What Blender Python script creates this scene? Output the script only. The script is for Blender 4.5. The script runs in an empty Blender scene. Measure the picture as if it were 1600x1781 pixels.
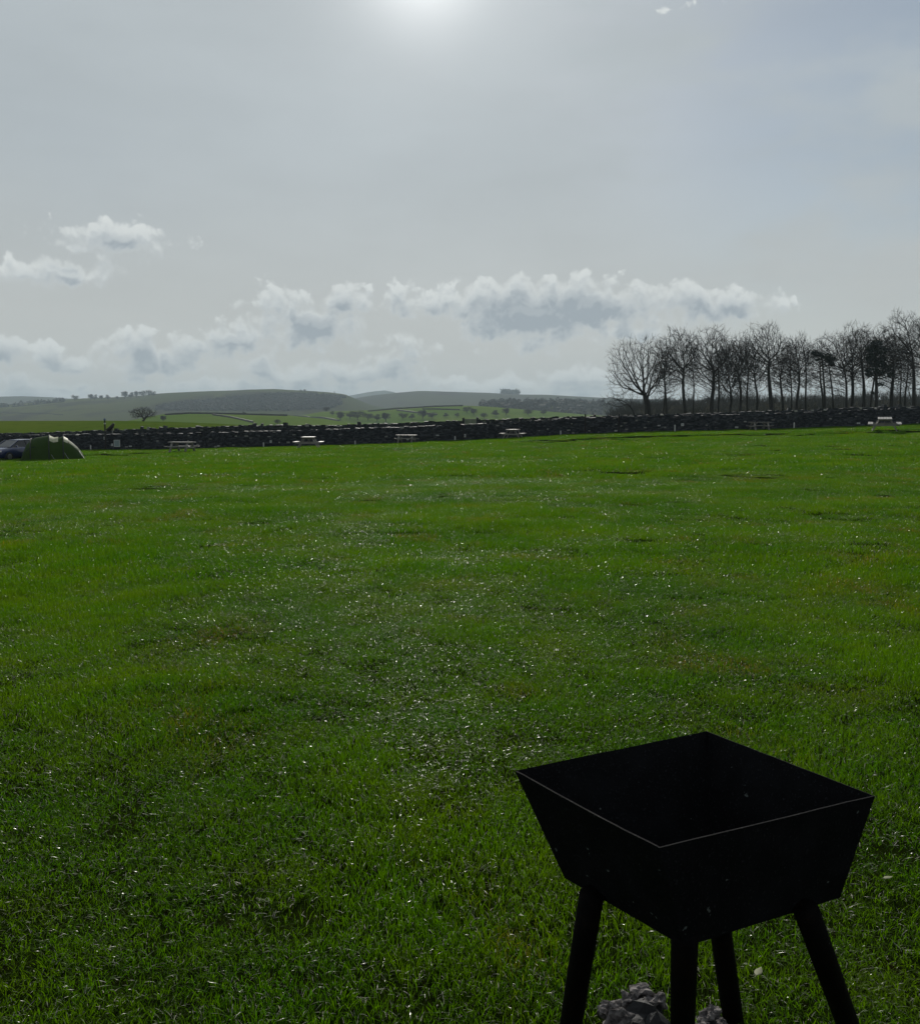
import bpy, math, random
import numpy as np
from mathutils import Vector, noise as mnoise

R = math.radians
scene = bpy.context.scene
COL = scene.collection
random.seed(7)
rng = np.random.default_rng(11)

# ------------------------------------------------------------------ camera
CAM = np.array([0.0, 0.0, 1.6])
PITCH = math.atan((890.5 - 730.0) / 1600.0)
cam_data = bpy.data.cameras.new('camera')
cam_data.sensor_fit = 'HORIZONTAL'
cam_data.sensor_width = 36.0
cam_data.lens = 36.0
cam_data.clip_start = 0.05
cam_data.clip_end = 20000.0
cam = bpy.data.objects.new('camera', cam_data)
cam.location = CAM
cam.rotation_euler = (math.pi / 2 - PITCH, 0, 0)
COL.objects.link(cam)
scene.camera = cam

# ------------------------------------------------------------------ light
SUN_EL, SUN_AZ = R(25.6), R(-2.2)          # azimuth from +Y towards +X
SUN_DIR = Vector((math.sin(SUN_AZ) * math.cos(SUN_EL), math.cos(SUN_AZ) * math.cos(SUN_EL), math.sin(SUN_EL)))
sun_data = bpy.data.lights.new('sun', 'SUN')
sun_data.energy = 3.0
sun_data.angle = R(0.6)
sun_data.color = (1.0, 0.95, 0.86)
sun = bpy.data.objects.new('sun', sun_data)
sun.rotation_euler = (-SUN_DIR).to_track_quat('-Z', 'Y').to_euler()
sun.location = (0, 0, 50)
COL.objects.link(sun)

scene.view_settings.view_transform = 'Standard'
scene.view_settings.look = 'None'
scene.view_settings.exposure = 0.12
scene.view_settings.gamma = 1.0
scene.view_settings.use_curve_mapping = False
scene.cycles.use_denoising = True
scene.cycles.max_bounces = 8
scene.cycles.diffuse_bounces = 2
scene.cycles.glossy_bounces = 2
scene.cycles.transmission_bounces = 4
scene.cycles.transparent_max_bounces = 8
scene.cycles.volume_bounces = 0
scene.cycles.sample_clamp_indirect = 6.0


def pix_dir(px, py):
    u = (px - 800.0) / 1600.0
    v = (890.5 - py) / 1600.0
    c, s = math.cos(PITCH), math.sin(PITCH)
    return np.array([u, c + v * s, -s + v * c])


def at(px, py, Y):
    d = pix_dir(px, py)
    return CAM + d * (Y / d[1])


def at_z(px, py, z):
    d = pix_dir(px, py)
    return CAM + d * ((z - CAM[2]) / d[2])


# ------------------------------------------------------------------ node helper
class N:
    def __init__(self, tree):
        self.t = tree

    def node(self, kind, **kw):
        n = self.t.nodes.new(kind)
        for k, v in kw.items():
            setattr(n, k, v)
        return n

    def put(self, sock, val):
        if isinstance(val, bpy.types.NodeSocket):
            self.t.links.new(val, sock)
        elif val is not None:
            sock.default_value = val

    def math(self, op, a, b=None, c=None, clamp=False):
        n = self.node('ShaderNodeMath', operation=op)
        n.use_clamp = clamp
        self.put(n.inputs[0], a)
        self.put(n.inputs[1], b)
        self.put(n.inputs[2], c)
        return n.outputs[0]

    def vec(self, op, a, b=None, scale=None):
        n = self.node('ShaderNodeVectorMath', operation=op)
        self.put(n.inputs[0], a)
        if b is not None:
            self.put(n.inputs[1], b)
        if scale is not None:
            self.put(n.inputs['Scale'], scale)
        return n.outputs['Value'] if op in ('LENGTH', 'DOT_PRODUCT', 'DISTANCE') else n.outputs[0]

    def smooth(self, x, lo, hi, to_lo=0.0, to_hi=1.0):
        n = self.node('ShaderNodeMapRange', interpolation_type='SMOOTHSTEP')
        self.put(n.inputs['Value'], x)
        n.inputs['From Min'].default_value = lo
        n.inputs['From Max'].default_value = hi
        n.inputs['To Min'].default_value = to_lo
        n.inputs['To Max'].default_value = to_hi
        return n.outputs[0]

    def noise(self, vec, scale, detail=4.0, rough=0.5, out=0):
        n = self.node('ShaderNodeTexNoise')
        self.put(n.inputs['Vector'], vec)
        n.inputs['Scale'].default_value = scale
        n.inputs['Detail'].default_value = detail
        n.inputs['Roughness'].default_value = rough
        return n.outputs[out]

    def mix(self, f, a, b):
        n = self.node('ShaderNodeMix', data_type='RGBA')
        self.put(n.inputs['Factor'], f)
        self.put(n.inputs['A'], a if isinstance(a, bpy.types.NodeSocket) else (*a, 1.0))
        self.put(n.inputs['B'], b if isinstance(b, bpy.types.NodeSocket) else (*b, 1.0))
        return n.outputs['Result']


# ------------------------------------------------------------------ world / sky
world = bpy.data.worlds.new('World')
scene.world = world
world.use_nodes = True
wt = world.node_tree
wt.nodes.clear()
W = N(wt)
SKY_STRENGTH = 0.1

CLOUDS = [  # centre and radii of each cumulus head, in the photograph's angular grid
    (920, 545, 100, 48), (868, 545, 62, 42), (955, 508, 40, 28), (1015, 535, 75, 42), (1085, 532, 80, 34),
    (1195, 530, 75, 30), (1275, 532, 66, 24), (935, 592, 60, 15), (700, 510, 28, 18), (750, 526, 62, 20), (815, 538, 44, 24),
    (1080, 580, 80, 12),
    (550, 562, 74, 36), (495, 535, 56, 30), (598, 527, 42, 30), (560, 580, 68, 22), (400, 596, 78, 28), (345, 602, 50, 24),
    (240, 606, 56, 30), (290, 622, 64, 16), (125, 632, 62, 13), (88, 616, 26, 18), (8, 610, 30, 30),
    (450, 645, 42, 24), (515, 656, 85, 16), (588, 648, 50, 20), (645, 654, 95, 15), (712, 606, 46, 24), (690, 636, 56, 20),
    (1000, 662, 62, 20), (1040, 657, 30, 16), (900, 668, 66, 14), (765, 667, 52, 13), (30, 666, 52, 16), (95, 678, 90, 10),
    (350, 675, 95, 11), (225, 660, 30, 11),
    (60, 684, 130, 16), (420, 678, 120, 14), (560, 676, 120, 15), (820, 676, 110, 13), (980, 682, 110, 16), (250, 640, 90, 16),
    (200, 413, 84, 24), (130, 428, 36, 13), (105, 475, 84, 17), (50, 474, 26, 14), (1168, 10, 46, 7),
]


def build_cloud_group():
    g = bpy.data.node_groups.new('cloud_density', 'ShaderNodeTree')
    g.interface.new_socket('Dir', in_out='INPUT', socket_type='NodeSocketVector')
    g.interface.new_socket('Density', in_out='OUTPUT', socket_type='NodeSocketFloat')
    g.interface.new_socket('Mass', in_out='OUTPUT', socket_type='NodeSocketFloat')
    G = N(g)
    gi = G.node('NodeGroupInput')
    go = G.node('NodeGroupOutput')
    d = gi.outputs[0]
    sep = G.node('ShaderNodeSeparateXYZ')
    G.put(sep.inputs[0], d)
    az = G.math('ARCTAN2', sep.outputs[0], sep.outputs[1])
    el = G.math('ARCSINE', sep.outputs[2])
    cmb = G.node('ShaderNodeCombineXYZ')
    G.put(cmb.inputs[0], az)
    G.put(cmb.inputs[1], el)
    p = cmb.outputs[0]
    # ragged outline: two octaves of warp
    w1 = G.vec('SUBTRACT', G.noise(p, 28.0, 3.0, 0.55, out=1), (0.5, 0.5, 0.5))
    w2 = G.vec('SUBTRACT', G.noise(p, 110.0, 3.0, 0.6, out=1), (0.5, 0.5, 0.5))
    q = G.vec('ADD', p, G.vec('ADD', G.vec('SCALE', w1, scale=0.022), G.vec('SCALE', w2, scale=0.004)))
    best = None
    for (cx, cy, rx, ry) in CLOUDS:
        dv = pix_dir(cx, cy)
        dv = dv / np.linalg.norm(dv)
        a, e = math.atan2(dv[0], dv[1]), math.asin(dv[2])
        o = G.vec('MULTIPLY', G.vec('SUBTRACT', q, (a, e, 0.0)), (1600.0 / (rx * 1.80), 1600.0 / (ry * 2.0), 0.0))
        r = G.vec('LENGTH', o)
        k = 0.36 if ry < 8 else min(1.3, max(0.95, ry / 34.0))
        m1 = G.math('MULTIPLY_ADD', r, -k, k)
        if best is None:
            best = m1
        else:
            sm = G.node('ShaderNodeMath', operation='SMOOTH_MAX')
            G.put(sm.inputs[0], best)
            G.put(sm.inputs[1], m1)
            sm.inputs[2].default_value = 0.15
            best = sm.outputs[0]
    dens = best
    # the cloud bank goes on all round the horizon outside the picture
    band = G.math('MULTIPLY', G.smooth(el, 0.0, 0.05), G.smooth(el, 0.22, 0.10))
    out_az = G.smooth(G.math('ABSOLUTE', az), 0.52, 0.75)
    st = G.vec('MULTIPLY', q, (5.0, 16.0, 1.0))
    wide = G.math('SUBTRACT', G.math('MULTIPLY', G.math('MULTIPLY', G.noise(st, 1.0, 2.0, 0.5), band), 2.4), 1.25)
    wide = G.math('SUBTRACT', wide, G.math('MULTIPLY', G.math('SUBTRACT', 1.0, out_az), 3.0))
    dens = G.math('MAXIMUM', dens, wide)
    # billows
    vo = G.node('ShaderNodeTexVoronoi', feature='SMOOTH_F1')
    G.put(vo.inputs['Vector'], q)
    vo.inputs['Scale'].default_value = 44.0
    vo.inputs['Detail'].default_value = 2.0
    vo.inputs['Roughness'].default_value = 0.55
    vo.inputs['Smoothness'].default_value = 0.35
    bil = G.math('MULTIPLY', G.math('SUBTRACT', 0.46, vo.outputs['Distance']), 0.62)
    fb = G.math('MULTIPLY', G.math('SUBTRACT', G.noise(p, 42.0, 7.0, 0.58), 0.5), 0.50)
    mass = dens
    dens = G.math('ADD', dens, G.math('MULTIPLY', G.math('ADD', bil, fb), G.smooth(mass, -0.25, 0.12)))
    G.put(go.inputs[0], dens)
    G.put(go.inputs[1], mass)
    return g


tc = W.node('ShaderNodeTexCoord')
DIR = tc.outputs['Generated']
cg = build_cloud_group()


def cloud(vec):
    n = W.node('ShaderNodeGroup')
    n.node_tree = cg
    W.put(n.inputs[0], vec)
    return n.outputs


sky = W.node('ShaderNodeTexSky', sky_type='NISHITA')
sky.sun_disc = False
sky.sun_elevation = SUN_EL
sky.sun_rotation = SUN_AZ
sky.air_density = 1.0
sky.dust_density = 0.4
sunv = tuple(SUN_DIR)
dotp = W.math('MAXIMUM', W.vec('DOT_PRODUCT', DIR, sunv), 0.0)
dot_all = W.vec('DOT_PRODUCT', DIR, sunv)
sepd = W.node('ShaderNodeSeparateXYZ')
W.put(sepd.inputs[0], DIR)
# thin high veil of cloud: brighter towards the sun, streaky
stre = W.noise(W.vec('MULTIPLY', DIR, (1.0, 1.0, 3.2)), 3.2, 6.0, 0.6)
veil_lum = W.math('ADD', W.math('MULTIPLY', W.smooth(dot_all, -0.4, 1.0), 0.23), 0.225)
veil_lum = W.math('ADD', veil_lum, W.math('MULTIPLY', W.math('MULTIPLY', W.smooth(sepd.outputs[2], 0.26, 0.02), W.smooth(dot_all, 0.0, 0.9)), 0.075))
veil_lum = W.math('ADD', veil_lum, W.math('MULTIPLY', W.math('SUBTRACT', stre, 0.5), 0.12))
aure = W.math('ADD', W.math('MULTIPLY', W.math('POWER', dotp, 40.0), 0.06),
              W.math('ADD', W.math('MULTIPLY', W.math('POWER', dotp, 260.0), 0.18),
                     W.math('MULTIPLY', W.math('POWER', dotp, 900.0), 0.42)))
warm = W.smooth(sepd.outputs[2], 0.30, 0.02)
veil_col = W.mix(warm, (0.905, 1.0, 1.055), (0.98, 1.0, 0.955))
veil = W.vec('SCALE', veil_col, scale=W.math('DIVIDE', veil_lum, SKY_STRENGTH))
glow = W.vec('SCALE', (1.0, 0.98, 0.95), scale=W.math('DIVIDE', aure, SKY_STRENGTH))
gap = W.smooth(W.noise(W.vec('MULTIPLY', DIR, (1.0, 1.0, 2.0)), 2.1, 3.0, 0.5), 0.50, 0.68, 0.06, 0.30)
gap = W.math('SUBTRACT', 1.0, W.math('MULTIPLY', W.math('MULTIPLY', gap, W.smooth(sepd.outputs[2], 0.12, 0.30)), W.smooth(dot_all, 0.975, 0.86)))
brk = W.smooth(W.vec('DOT_PRODUCT', DIR, tuple(Vector(pix_dir(1560, -40)).normalized())), 0.930, 0.999, 0.0, 0.52)
brk = W.math('MULTIPLY', brk, W.smooth(W.noise(W.vec('MULTIPLY', DIR, (1.0, 1.0, 2.6)), 4.5, 4.0, 0.55), 0.36, 0.62))
gap = W.math('SUBTRACT', gap, brk)
base = W.mix(gap, W.vec('SCALE', sky.outputs[0], scale=0.6), veil)
base = W.vec('ADD', base, glow)
# cumulus in front of it, lit from above by the sun
d0 = cloud(DIR)[0]
up = W.vec('NORMALIZE', W.vec('ADD', DIR, (SUN_DIR.x * 0.01, 0.0, 0.0070)))
d1 = cloud(up)[0]
above = cloud(W.vec('NORMALIZE', W.vec('ADD', DIR, (0.0, 0.0, 0.016))))[1]
lit = W.smooth(W.math('SUBTRACT', d0, d1), -0.15, 0.30)
soft = W.smooth(above, -0.1, 0.35)                 # undersides fade out softly, tops stay crisp
alpha = W.math('ADD', W.math('MULTIPLY', W.smooth(d0, 0.0, 0.22), W.math('SUBTRACT', 1.0, soft)),
               W.math('MULTIPLY', W.smooth(d0, -0.05, 0.50), soft))
core = W.math('MULTIPLY', W.smooth(d0, 0.10, 0.75), W.smooth(above, 0.05, 0.80, 0.25, 1.0))
shade = W.math('ADD', W.math('SUBTRACT', 0.80, W.math('MULTIPLY', core, 0.86)), W.math('MULTIPLY', W.math('SUBTRACT', lit, 0.4), 0.42), clamp=True)
ccol = W.mix(shade, (0.30, 0.345, 0.385), (0.68, 0.71, 0.70))
ccol = W.vec('SCALE', ccol, scale=W.math('DIVIDE', W.smooth(dot_all, -0.6, 0.9, 0.75, 1.0), SKY_STRENGTH))
final = W.mix(W.math('MULTIPLY', alpha, W.smooth(sepd.outputs[2], 0.0, 0.08, 0.74, 0.92)), base, ccol)
bg = W.node('ShaderNodeBackground')
W.put(bg.inputs['Color'], base)
bg.inputs['Strength'].default_value = SKY_STRENGTH
bg2 = W.node('ShaderNodeBackground')
W.put(bg2.inputs['Color'], final)
bg2.inputs['Strength'].default_value = SKY_STRENGTH
# cumulus only low down (and the one scrap high on the right): elsewhere the cloud nodes are skipped
near_scrap = W.smooth(W.vec('DOT_PRODUCT', DIR, tuple(Vector(pix_dir(1172, 12)).normalized())), 0.9975, 0.9985)
where = W.math('MAXIMUM', near_scrap, W.math('MULTIPLY', W.smooth(sepd.outputs[2], 0.285, 0.265), W.smooth(sepd.outputs[2], -0.03, -0.01)))
wm = W.node('ShaderNodeMixShader')
W.put(wm.inputs[0], where)
W.put(wm.inputs[1], bg.outputs[0])
W.put(wm.inputs[2], bg2.outputs[0])
wo = W.node('ShaderNodeOutputWorld')
wt.links.new(wm.outputs[0], wo.inputs[0])
world.cycles.sampling_method = 'MANUAL'
world.cycles.sample_map_resolution = 512


# ------------------------------------------------------------------ object helpers
def tag(o, label=None, cat=None, group=None, kind=None):
    if label:
        o['label'] = label
    if cat:
        o['category'] = cat
    if group:
        o['group'] = group
    if kind:
        o['kind'] = kind
    return o


def empty(name, loc, label, cat, group=None, rz=0.0):
    o = bpy.data.objects.new(name, None)
    o.empty_display_size = 0.2
    o.location = loc
    o.rotation_euler = (0, 0, rz)
    COL.objects.link(o)
    return tag(o, label, cat, group)


class MB:
    def __init__(self):
        self.v, self.f, self.t = [], [], []

    def add(self, vs, fs, tint=0.5):
        b = len(self.v)
        self.v.extend([tuple(map(float, p)) for p in vs])
        self.f.extend([tuple(b + i for i in f) for f in fs])
        self.t.extend([tint] * len(vs))
        return self

    def box(self, c, s, tint=0.5, rot=None, jit=0.0):
        x, y, z = s[0] / 2, s[1] / 2, s[2] / 2
        P = [(-x, -y, -z), (x, -y, -z), (x, y, -z), (-x, y, -z), (-x, -y, z), (x, -y, z), (x, y, z), (-x, y, z)]
        if jit:
            P = [tuple(a + random.uniform(-jit, jit) * s[i] for i, a in enumerate(p)) for p in P]
        if rot is not None:
            P = [tuple(rot @ Vector(p)) for p in P]
        P = [(p[0] + c[0], p[1] + c[1], p[2] + c[2]) for p in P]
        return self.add(P, [(0, 3, 2, 1), (4, 5, 6, 7), (0, 1, 5, 4), (1, 2, 6, 5), (2, 3, 7, 6), (3, 0, 4, 7)], tint)

    def bar(self, a, b, w, h, up=(0, 0, 1), tint=0.5):
        a, b = Vector(a), Vector(b)
        d = (b - a).normalized()
        s = d.cross(Vector(up))
        if s.length < 1e-4:
            s = d.cross(Vector((1, 0, 0)))
        s.normalize()
        u = s.cross(d).normalized()
        P = []
        for e in (a, b):
            for (i, j) in ((-1, -1), (1, -1), (1, 1), (-1, 1)):
                P.append(e + s * (w / 2 * i) + u * (h / 2 * j))
        return self.add(P, [(0, 1, 2, 3), (7, 6, 5, 4), (0, 4, 5, 1), (1, 5, 6, 2), (2, 6, 7, 3), (3, 7, 4, 0)], tint)

    def tube(self, pts, rads, n=6, tint=0.5, cap=True):
        pts = [Vector(p) for p in pts]
        b = len(self.v)
        ref = Vector((1, 0, 0))
        for i, p in enumerate(pts):
            d = (pts[min(i + 1, len(pts) - 1)] - pts[max(i - 1, 0)]).normalized()
            if abs(d.dot(ref)) > 0.9:
                ref = Vector((0, 1, 0)) if abs(d.y) < 0.9 else Vector((0, 0, 1))
            s = d.cross(ref).normalized()
            u = s.cross(d)
            for k in range(n):
                a = 2 * math.pi * k / n
                self.v.append(tuple(p + (s * math.cos(a) + u * math.sin(a)) * rads[i]))
                self.t.append(tint)
        for i in range(len(pts) - 1):
            for k in range(n):
                k2 = (k + 1) % n
                self.f.append((b + i * n + k, b + i * n + k2, b + (i + 1) * n + k2, b + (i + 1) * n + k))
        if cap:
            self.f.append(tuple(b + k for k in range(n))[::-1])
            self.f.append(tuple(b + (len(pts) - 1) * n + k for k in range(n)))
        return self

    def lump(self, c, s, seed, n=1, amp=0.25, tint=0.5):
        import bmesh
        bm = bmesh.new()
        bmesh.ops.create_icosphere(bm, subdivisions=n, radius=1.0)
        vs = []
        for v in bm.verts:
            k = 1 + amp * mnoise.noise(v.co * 1.7 + Vector((seed * 3.1, seed, -seed)))
            vs.append((c[0] + v.co.x * k * s[0], c[1] + v.co.y * k * s[1], c[2] + v.co.z * k * s[2]))
        fs = [tuple(v.index for v in f.verts) for f in bm.faces]
        bm.free()
        return self.add(vs, fs, tint)

    def build(self, name, mat, parent=None, smooth=False, bevel=0.0):
        me = bpy.data.meshes.new(name)
        me.from_pydata(self.v, [], self.f)
        me.materials.append(mat)
        at_ = me.attributes.new('tint', 'FLOAT', 'POINT')
        at_.data.foreach_set('value', np.array(self.t, dtype=np.float32))
        if smooth:
            me.polygons.foreach_set('use_smooth', np.ones(len(me.polygons), dtype=bool))
        me.update()
        o = bpy.data.objects.new(name, me)
        COL.objects.link(o)
        if parent is not None:
            o.parent = parent
        if bevel:
            m = o.modifiers.new('bevel', 'BEVEL')
            m.width = bevel
            m.segments = 2
            m.limit_method = 'ANGLE'
        return o


def grid_obj(name, xs, ys, zf, mat, kind='structure', parent=None):
    nx, ny = len(xs), len(ys)
    X, Y = np.meshgrid(xs, ys)
    Z = zf(X, Y)
    V = np.stack([X, Y, Z], -1).reshape(-1, 3)
    i, j = np.meshgrid(np.arange(nx - 1), np.arange(ny - 1))
    a = (j * nx + i).ravel()
    F = np.stack([a, a + 1, a + nx + 1, a + nx], -1)
    me = bpy.data.meshes.new(name)
    me.from_pydata(V.tolist(), [], F.tolist())
    me.materials.append(mat)
    me.polygons.foreach_set('use_smooth', np.ones(len(me.polygons), dtype=bool))
    me.update()
    o = bpy.data.objects.new(name, me)
    COL.objects.link(o)
    if kind:
        o['kind'] = kind
    return o


def vnoise(X, Y, scale, seed=0):
    """cheap smooth value noise, vectorised"""
    x, y = X / scale, Y / scale
    xi, yi = np.floor(x).astype(np.int64), np.floor(y).astype(np.int64)
    xf, yf = x - xi, y - yi
    xf, yf = xf * xf * (3 - 2 * xf), yf * yf * (3 - 2 * yf)

    def h(a, b):
        n = (a * 374761393 + b * 668265263 + seed * 1442695041) & 0x7fffffff
        n = ((n ^ (n >> 13)) * 1274126177) & 0x7fffffff
        return ((n ^ (n >> 16)) & 0xffff) / 65535.0
    return (h(xi, yi) * (1 - xf) + h(xi + 1, yi) * xf) * (1 - yf) + (h(xi, yi + 1) * (1 - xf) + h(xi + 1, yi + 1) * xf) * yf - 0.5


# ------------------------------------------------------------------ materials
def new_mat(name):
    m = bpy.data.materials.new(name)
    m.use_nodes = True
    m.node_tree.nodes.clear()
    n = N(m.node_tree)
    out = n.node('ShaderNodeOutputMaterial')
    return m, n, out


def principled(n, out, col, rough=0.7, spec=0.5, metal=0.0, bump=None, bump_d=0.02, bump_s=0.5):
    p = n.node('ShaderNodeBsdfPrincipled')
    n.put(p.inputs['Base Color'], col if isinstance(col, bpy.types.NodeSocket) else (*col, 1.0))
    n.put(p.inputs['Roughness'], rough)
    p.inputs['Specular IOR Level'].default_value = spec
    p.inputs['Metallic'].default_value = metal
    if bump is not None:
        b = n.node('ShaderNodeBump')
        b.inputs['Strength'].default_value = bump_s
        b.inputs['Distance'].default_value = bump_d
        n.put(b.inputs['Height'], bump)
        n.put(p.inputs['Normal'], b.outputs[0])
    n.put(out.inputs[0], p.outputs[0])
    return p


def mat_simple(name, c1, c2=None, scale=8.0, rough=0.7, spec=0.5, metal=0.0, bump=0.0, tint=False, detail=5.0):
    m, n, out = new_mat(name)
    g = n.node('ShaderNodeNewGeometry')
    tcn = n.node('ShaderNodeTexCoord')
    f = n.noise(tcn.outputs['Object'], scale, detail, 0.6)
    c2 = c2 or tuple(min(1, x * 1.5) for x in c1)
    col = n.mix(n.smooth(f, 0.3, 0.7), c1, c2)
    principled(n, out, col, rough, spec, metal, f if bump else None, bump)
    return m


def mat_grass_ground():
    m, n, out = new_mat('turf_soil')
    g = n.node('ShaderNodeNewGeometry')
    P = g.outputs['Position']
    f1 = n.noise(P, 0.35, 5, 0.6)
    f2 = n.noise(P, 9.0, 6, 0.7)
    c = n.mix(n.smooth(f1, 0.3, 0.7), (0.008, 0.016, 0.002), (0.013, 0.021, 0.003))
    c = n.mix(n.smooth(f2, 0.45, 0.75), c, (0.012, 0.009, 0.004))
    principled(n, out, c, 1.0, 0.0, bump=f2, bump_d=0.05)
    return m


def mat_blade():
    m, n, out = new_mat('grass_blade')
    g = n.node('ShaderNodeNewGeometry')
    P = g.outputs['Position']
    a = n.node('ShaderNodeAttribute', attribute_name='tint')
    t = a.outputs['Fac']
    f1 = n.smooth(n.noise(P, 0.45, 5, 0.65), 0.36, 0.64)
    f2 = n.smooth(n.noise(P, 2.3, 4, 0.6), 0.38, 0.62)
    c = n.mix(f1, (0.026, 0.082, 0.0015), (0.080, 0.128, 0.002))
    c = n.mix(n.math('MULTIPLY', f2, 0.55), c, (0.034, 0.112, 0.0015))
    c = n.mix(n.smooth(t, 0.0, 0.80, 0.0, 0.45), c, (0.090, 0.148, 0.002))
    f3 = n.smooth(n.noise(n.vec('MULTIPLY', P, (1.0, 0.6, 1.0)), 0.9, 3, 0.6), 0.52, 0.72)
    c = n.mix(n.math('MULTIPLY', n.smooth(t, 0.45, 0.80), n.math('MULTIPLY', f3, 0.95)), c, (0.15, 0.085, 0.022))
    c = n.mix(n.smooth(t, 0.955, 0.975), c, (0.52, 0.51, 0.45))  # dead straw, whitened so it doubles as painted sun glints
    p = n.node('ShaderNodeBsdfPrincipled')
    n.put(p.inputs['Base Color'], c)
    n.put(p.inputs['Roughness'], n.smooth(t, 0.0, 0.94, 0.20, 0.46))
    p.inputs['Specular IOR Level'].default_value = 0.12
    tr = n.node('ShaderNodeBsdfTranslucent')
    n.put(tr.inputs[0], n.mix(n.smooth(t, 0.955, 0.975), n.vec('MULTIPLY', c, (1.75, 2.05, 0.5)), (0.42, 0.41, 0.34)))
    mx = n.node('ShaderNodeMixShader')
    mx.inputs[0].default_value = 0.5
    n.put(mx.inputs[1], p.outputs[0])
    n.put(mx.inputs[2], tr.outputs[0])
    n.put(out.inputs[0], mx.outputs[0])
    return m


def mat_field(name, c1, c2, c3, s1, s2, mix3=(0.5, 0.7), stretch=(1, 1, 1)):
    m, n, out = new_mat(name)
    g = n.node('ShaderNodeNewGeometry')
    P = n.vec('MULTIPLY', g.outputs['Position'], stretch)
    f1 = n.noise(P, s1, 5, 0.6)
    f2 = n.noise(P, s2, 6, 0.65)
    c = n.mix(n.smooth(f1, 0.35, 0.65), c1, c2)
    c = n.mix(n.smooth(f2, *mix3), c, c3)
    principled(n, out, c, 1.0, 0.0)
    return m


def mat_stone():
    m, n, out = new_mat('dry_stone')
    tcn = n.node('ShaderNodeTexCoord')
    P = tcn.outputs['Object']
    a = n.node('ShaderNodeAttribute', attribute_name='tint')
    t = a.outputs['Fac']
    f = n.noise(P, 7.0, 6, 0.65)
    c = n.mix(t, (0.019, 0.023, 0.031), (0.105, 0.114, 0.128))
    c = n.mix(n.smooth(f, 0.56, 0.66), c, (0.020, 0.028, 0.014))
    c = n.mix(n.math('MULTIPLY', n.smooth(n.noise(P, 4.3, 4, 0.6), 0.60, 0.66), n.smooth(t, 0.5, 0.9)), c, (0.20, 0.21, 0.20))
    c = n.mix(n.smooth(t, 0.955, 0.975), c, (0.34, 0.34, 0.31))
    principled(n, out, c, 0.75, 0.35, bump=f, bump_d=0.03)
    return m


def mat_bark(name, c1, c2):
    m, n, out = new_mat(name)
    tcn = n.node('ShaderNodeTexCoord')
    P = n.vec('MULTIPLY', tcn.outputs['Object'], (1, 1, 0.3))
    f = n.noise(P, 5.0, 5, 0.65)
    principled(n, out, n.mix(n.smooth(f, 0.3, 0.7), c1, c2), 0.9, 0.2, bump=f, bump_d=0.04)
    return m


def mat_leafy(name, c1, c2, rough=0.6):
    m, n, out = new_mat(name)
    a = n.node('ShaderNodeAttribute', attribute_name='tint')
    tcn = n.node('ShaderNodeTexCoord')
    f = n.noise(tcn.outputs['Object'], 1.5, 4, 0.6)
    c = n.mix(n.math('ADD', n.math('MULTIPLY', a.outputs['Fac'], 0.6), n.math('MULTIPLY', f, 0.4)), c1, c2)
    principled(n, out, c, rough, 0.3)
    return m


def mat_wood():
    m, n, out = new_mat('weathered_wood')
    tcn = n.node('ShaderNodeTexCoord')
    P = n.vec('MULTIPLY', tcn.outputs['Object'], (1.5, 14, 14))
    f = n.noise(P, 3.0, 6, 0.7)
    a = n.node('ShaderNodeAttribute', attribute_name='tint')
    c = n.mix(n.smooth(f, 0.3, 0.7), (0.20, 0.19, 0.17), (0.40, 0.38, 0.35))
    c = n.mix(n.math('MULTIPLY', a.outputs['Fac'], 0.4), c, (0.24, 0.22, 0.19))
    principled(n, out, c, 0.5, 0.5, bump=f, bump_d=0.004)
    return m


def mat_steel():
    m, n, out = new_mat('sooty_steel')
    tcn = n.node('ShaderNodeTexCoord')
    P = tcn.outputs['Object']
    f = n.noise(P, 9.0, 7, 0.65)
    s = n.noise(P, 160.0, 4, 0.7)
    sp = n.noise(P, 38.0, 2, 0.5)
    c = n.mix(n.smooth(f, 0.4, 0.7), (0.0030, 0.0033, 0.0042), (0.0075, 0.0080, 0.0095))
    c = n.mix(n.smooth(s, 0.58, 0.66), c, (0.022, 0.023, 0.026))
    c = n.mix(n.smooth(sp, 0.735, 0.76), c, (0.10, 0.115, 0.11))
    r = n.smooth(f, 0.3, 0.7, 0.75, 0.9)
    principled(n, out, c, r, 0.10, bump=s, bump_d=0.002, bump_s=0.6)
    return m


def mat_rust():
    m, n, out = new_mat('rusty_leg_steel')
    tcn = n.node('ShaderNodeTexCoord')
    P = tcn.outputs['Object']
    f = n.noise(P, 14.0, 6, 0.7)
    s = n.noise(P, 90.0, 3, 0.7)
    c = n.mix(n.smooth(f, 0.4, 0.7), (0.0025, 0.0023, 0.0023), (0.006, 0.004, 0.003))
    c = n.mix(n.smooth(s, 0.6, 0.7), c, (0.012, 0.0065, 0.0045))
    principled(n, out, c, 0.75, 0.08, bump=s, bump_d=0.003)
    return m


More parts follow.
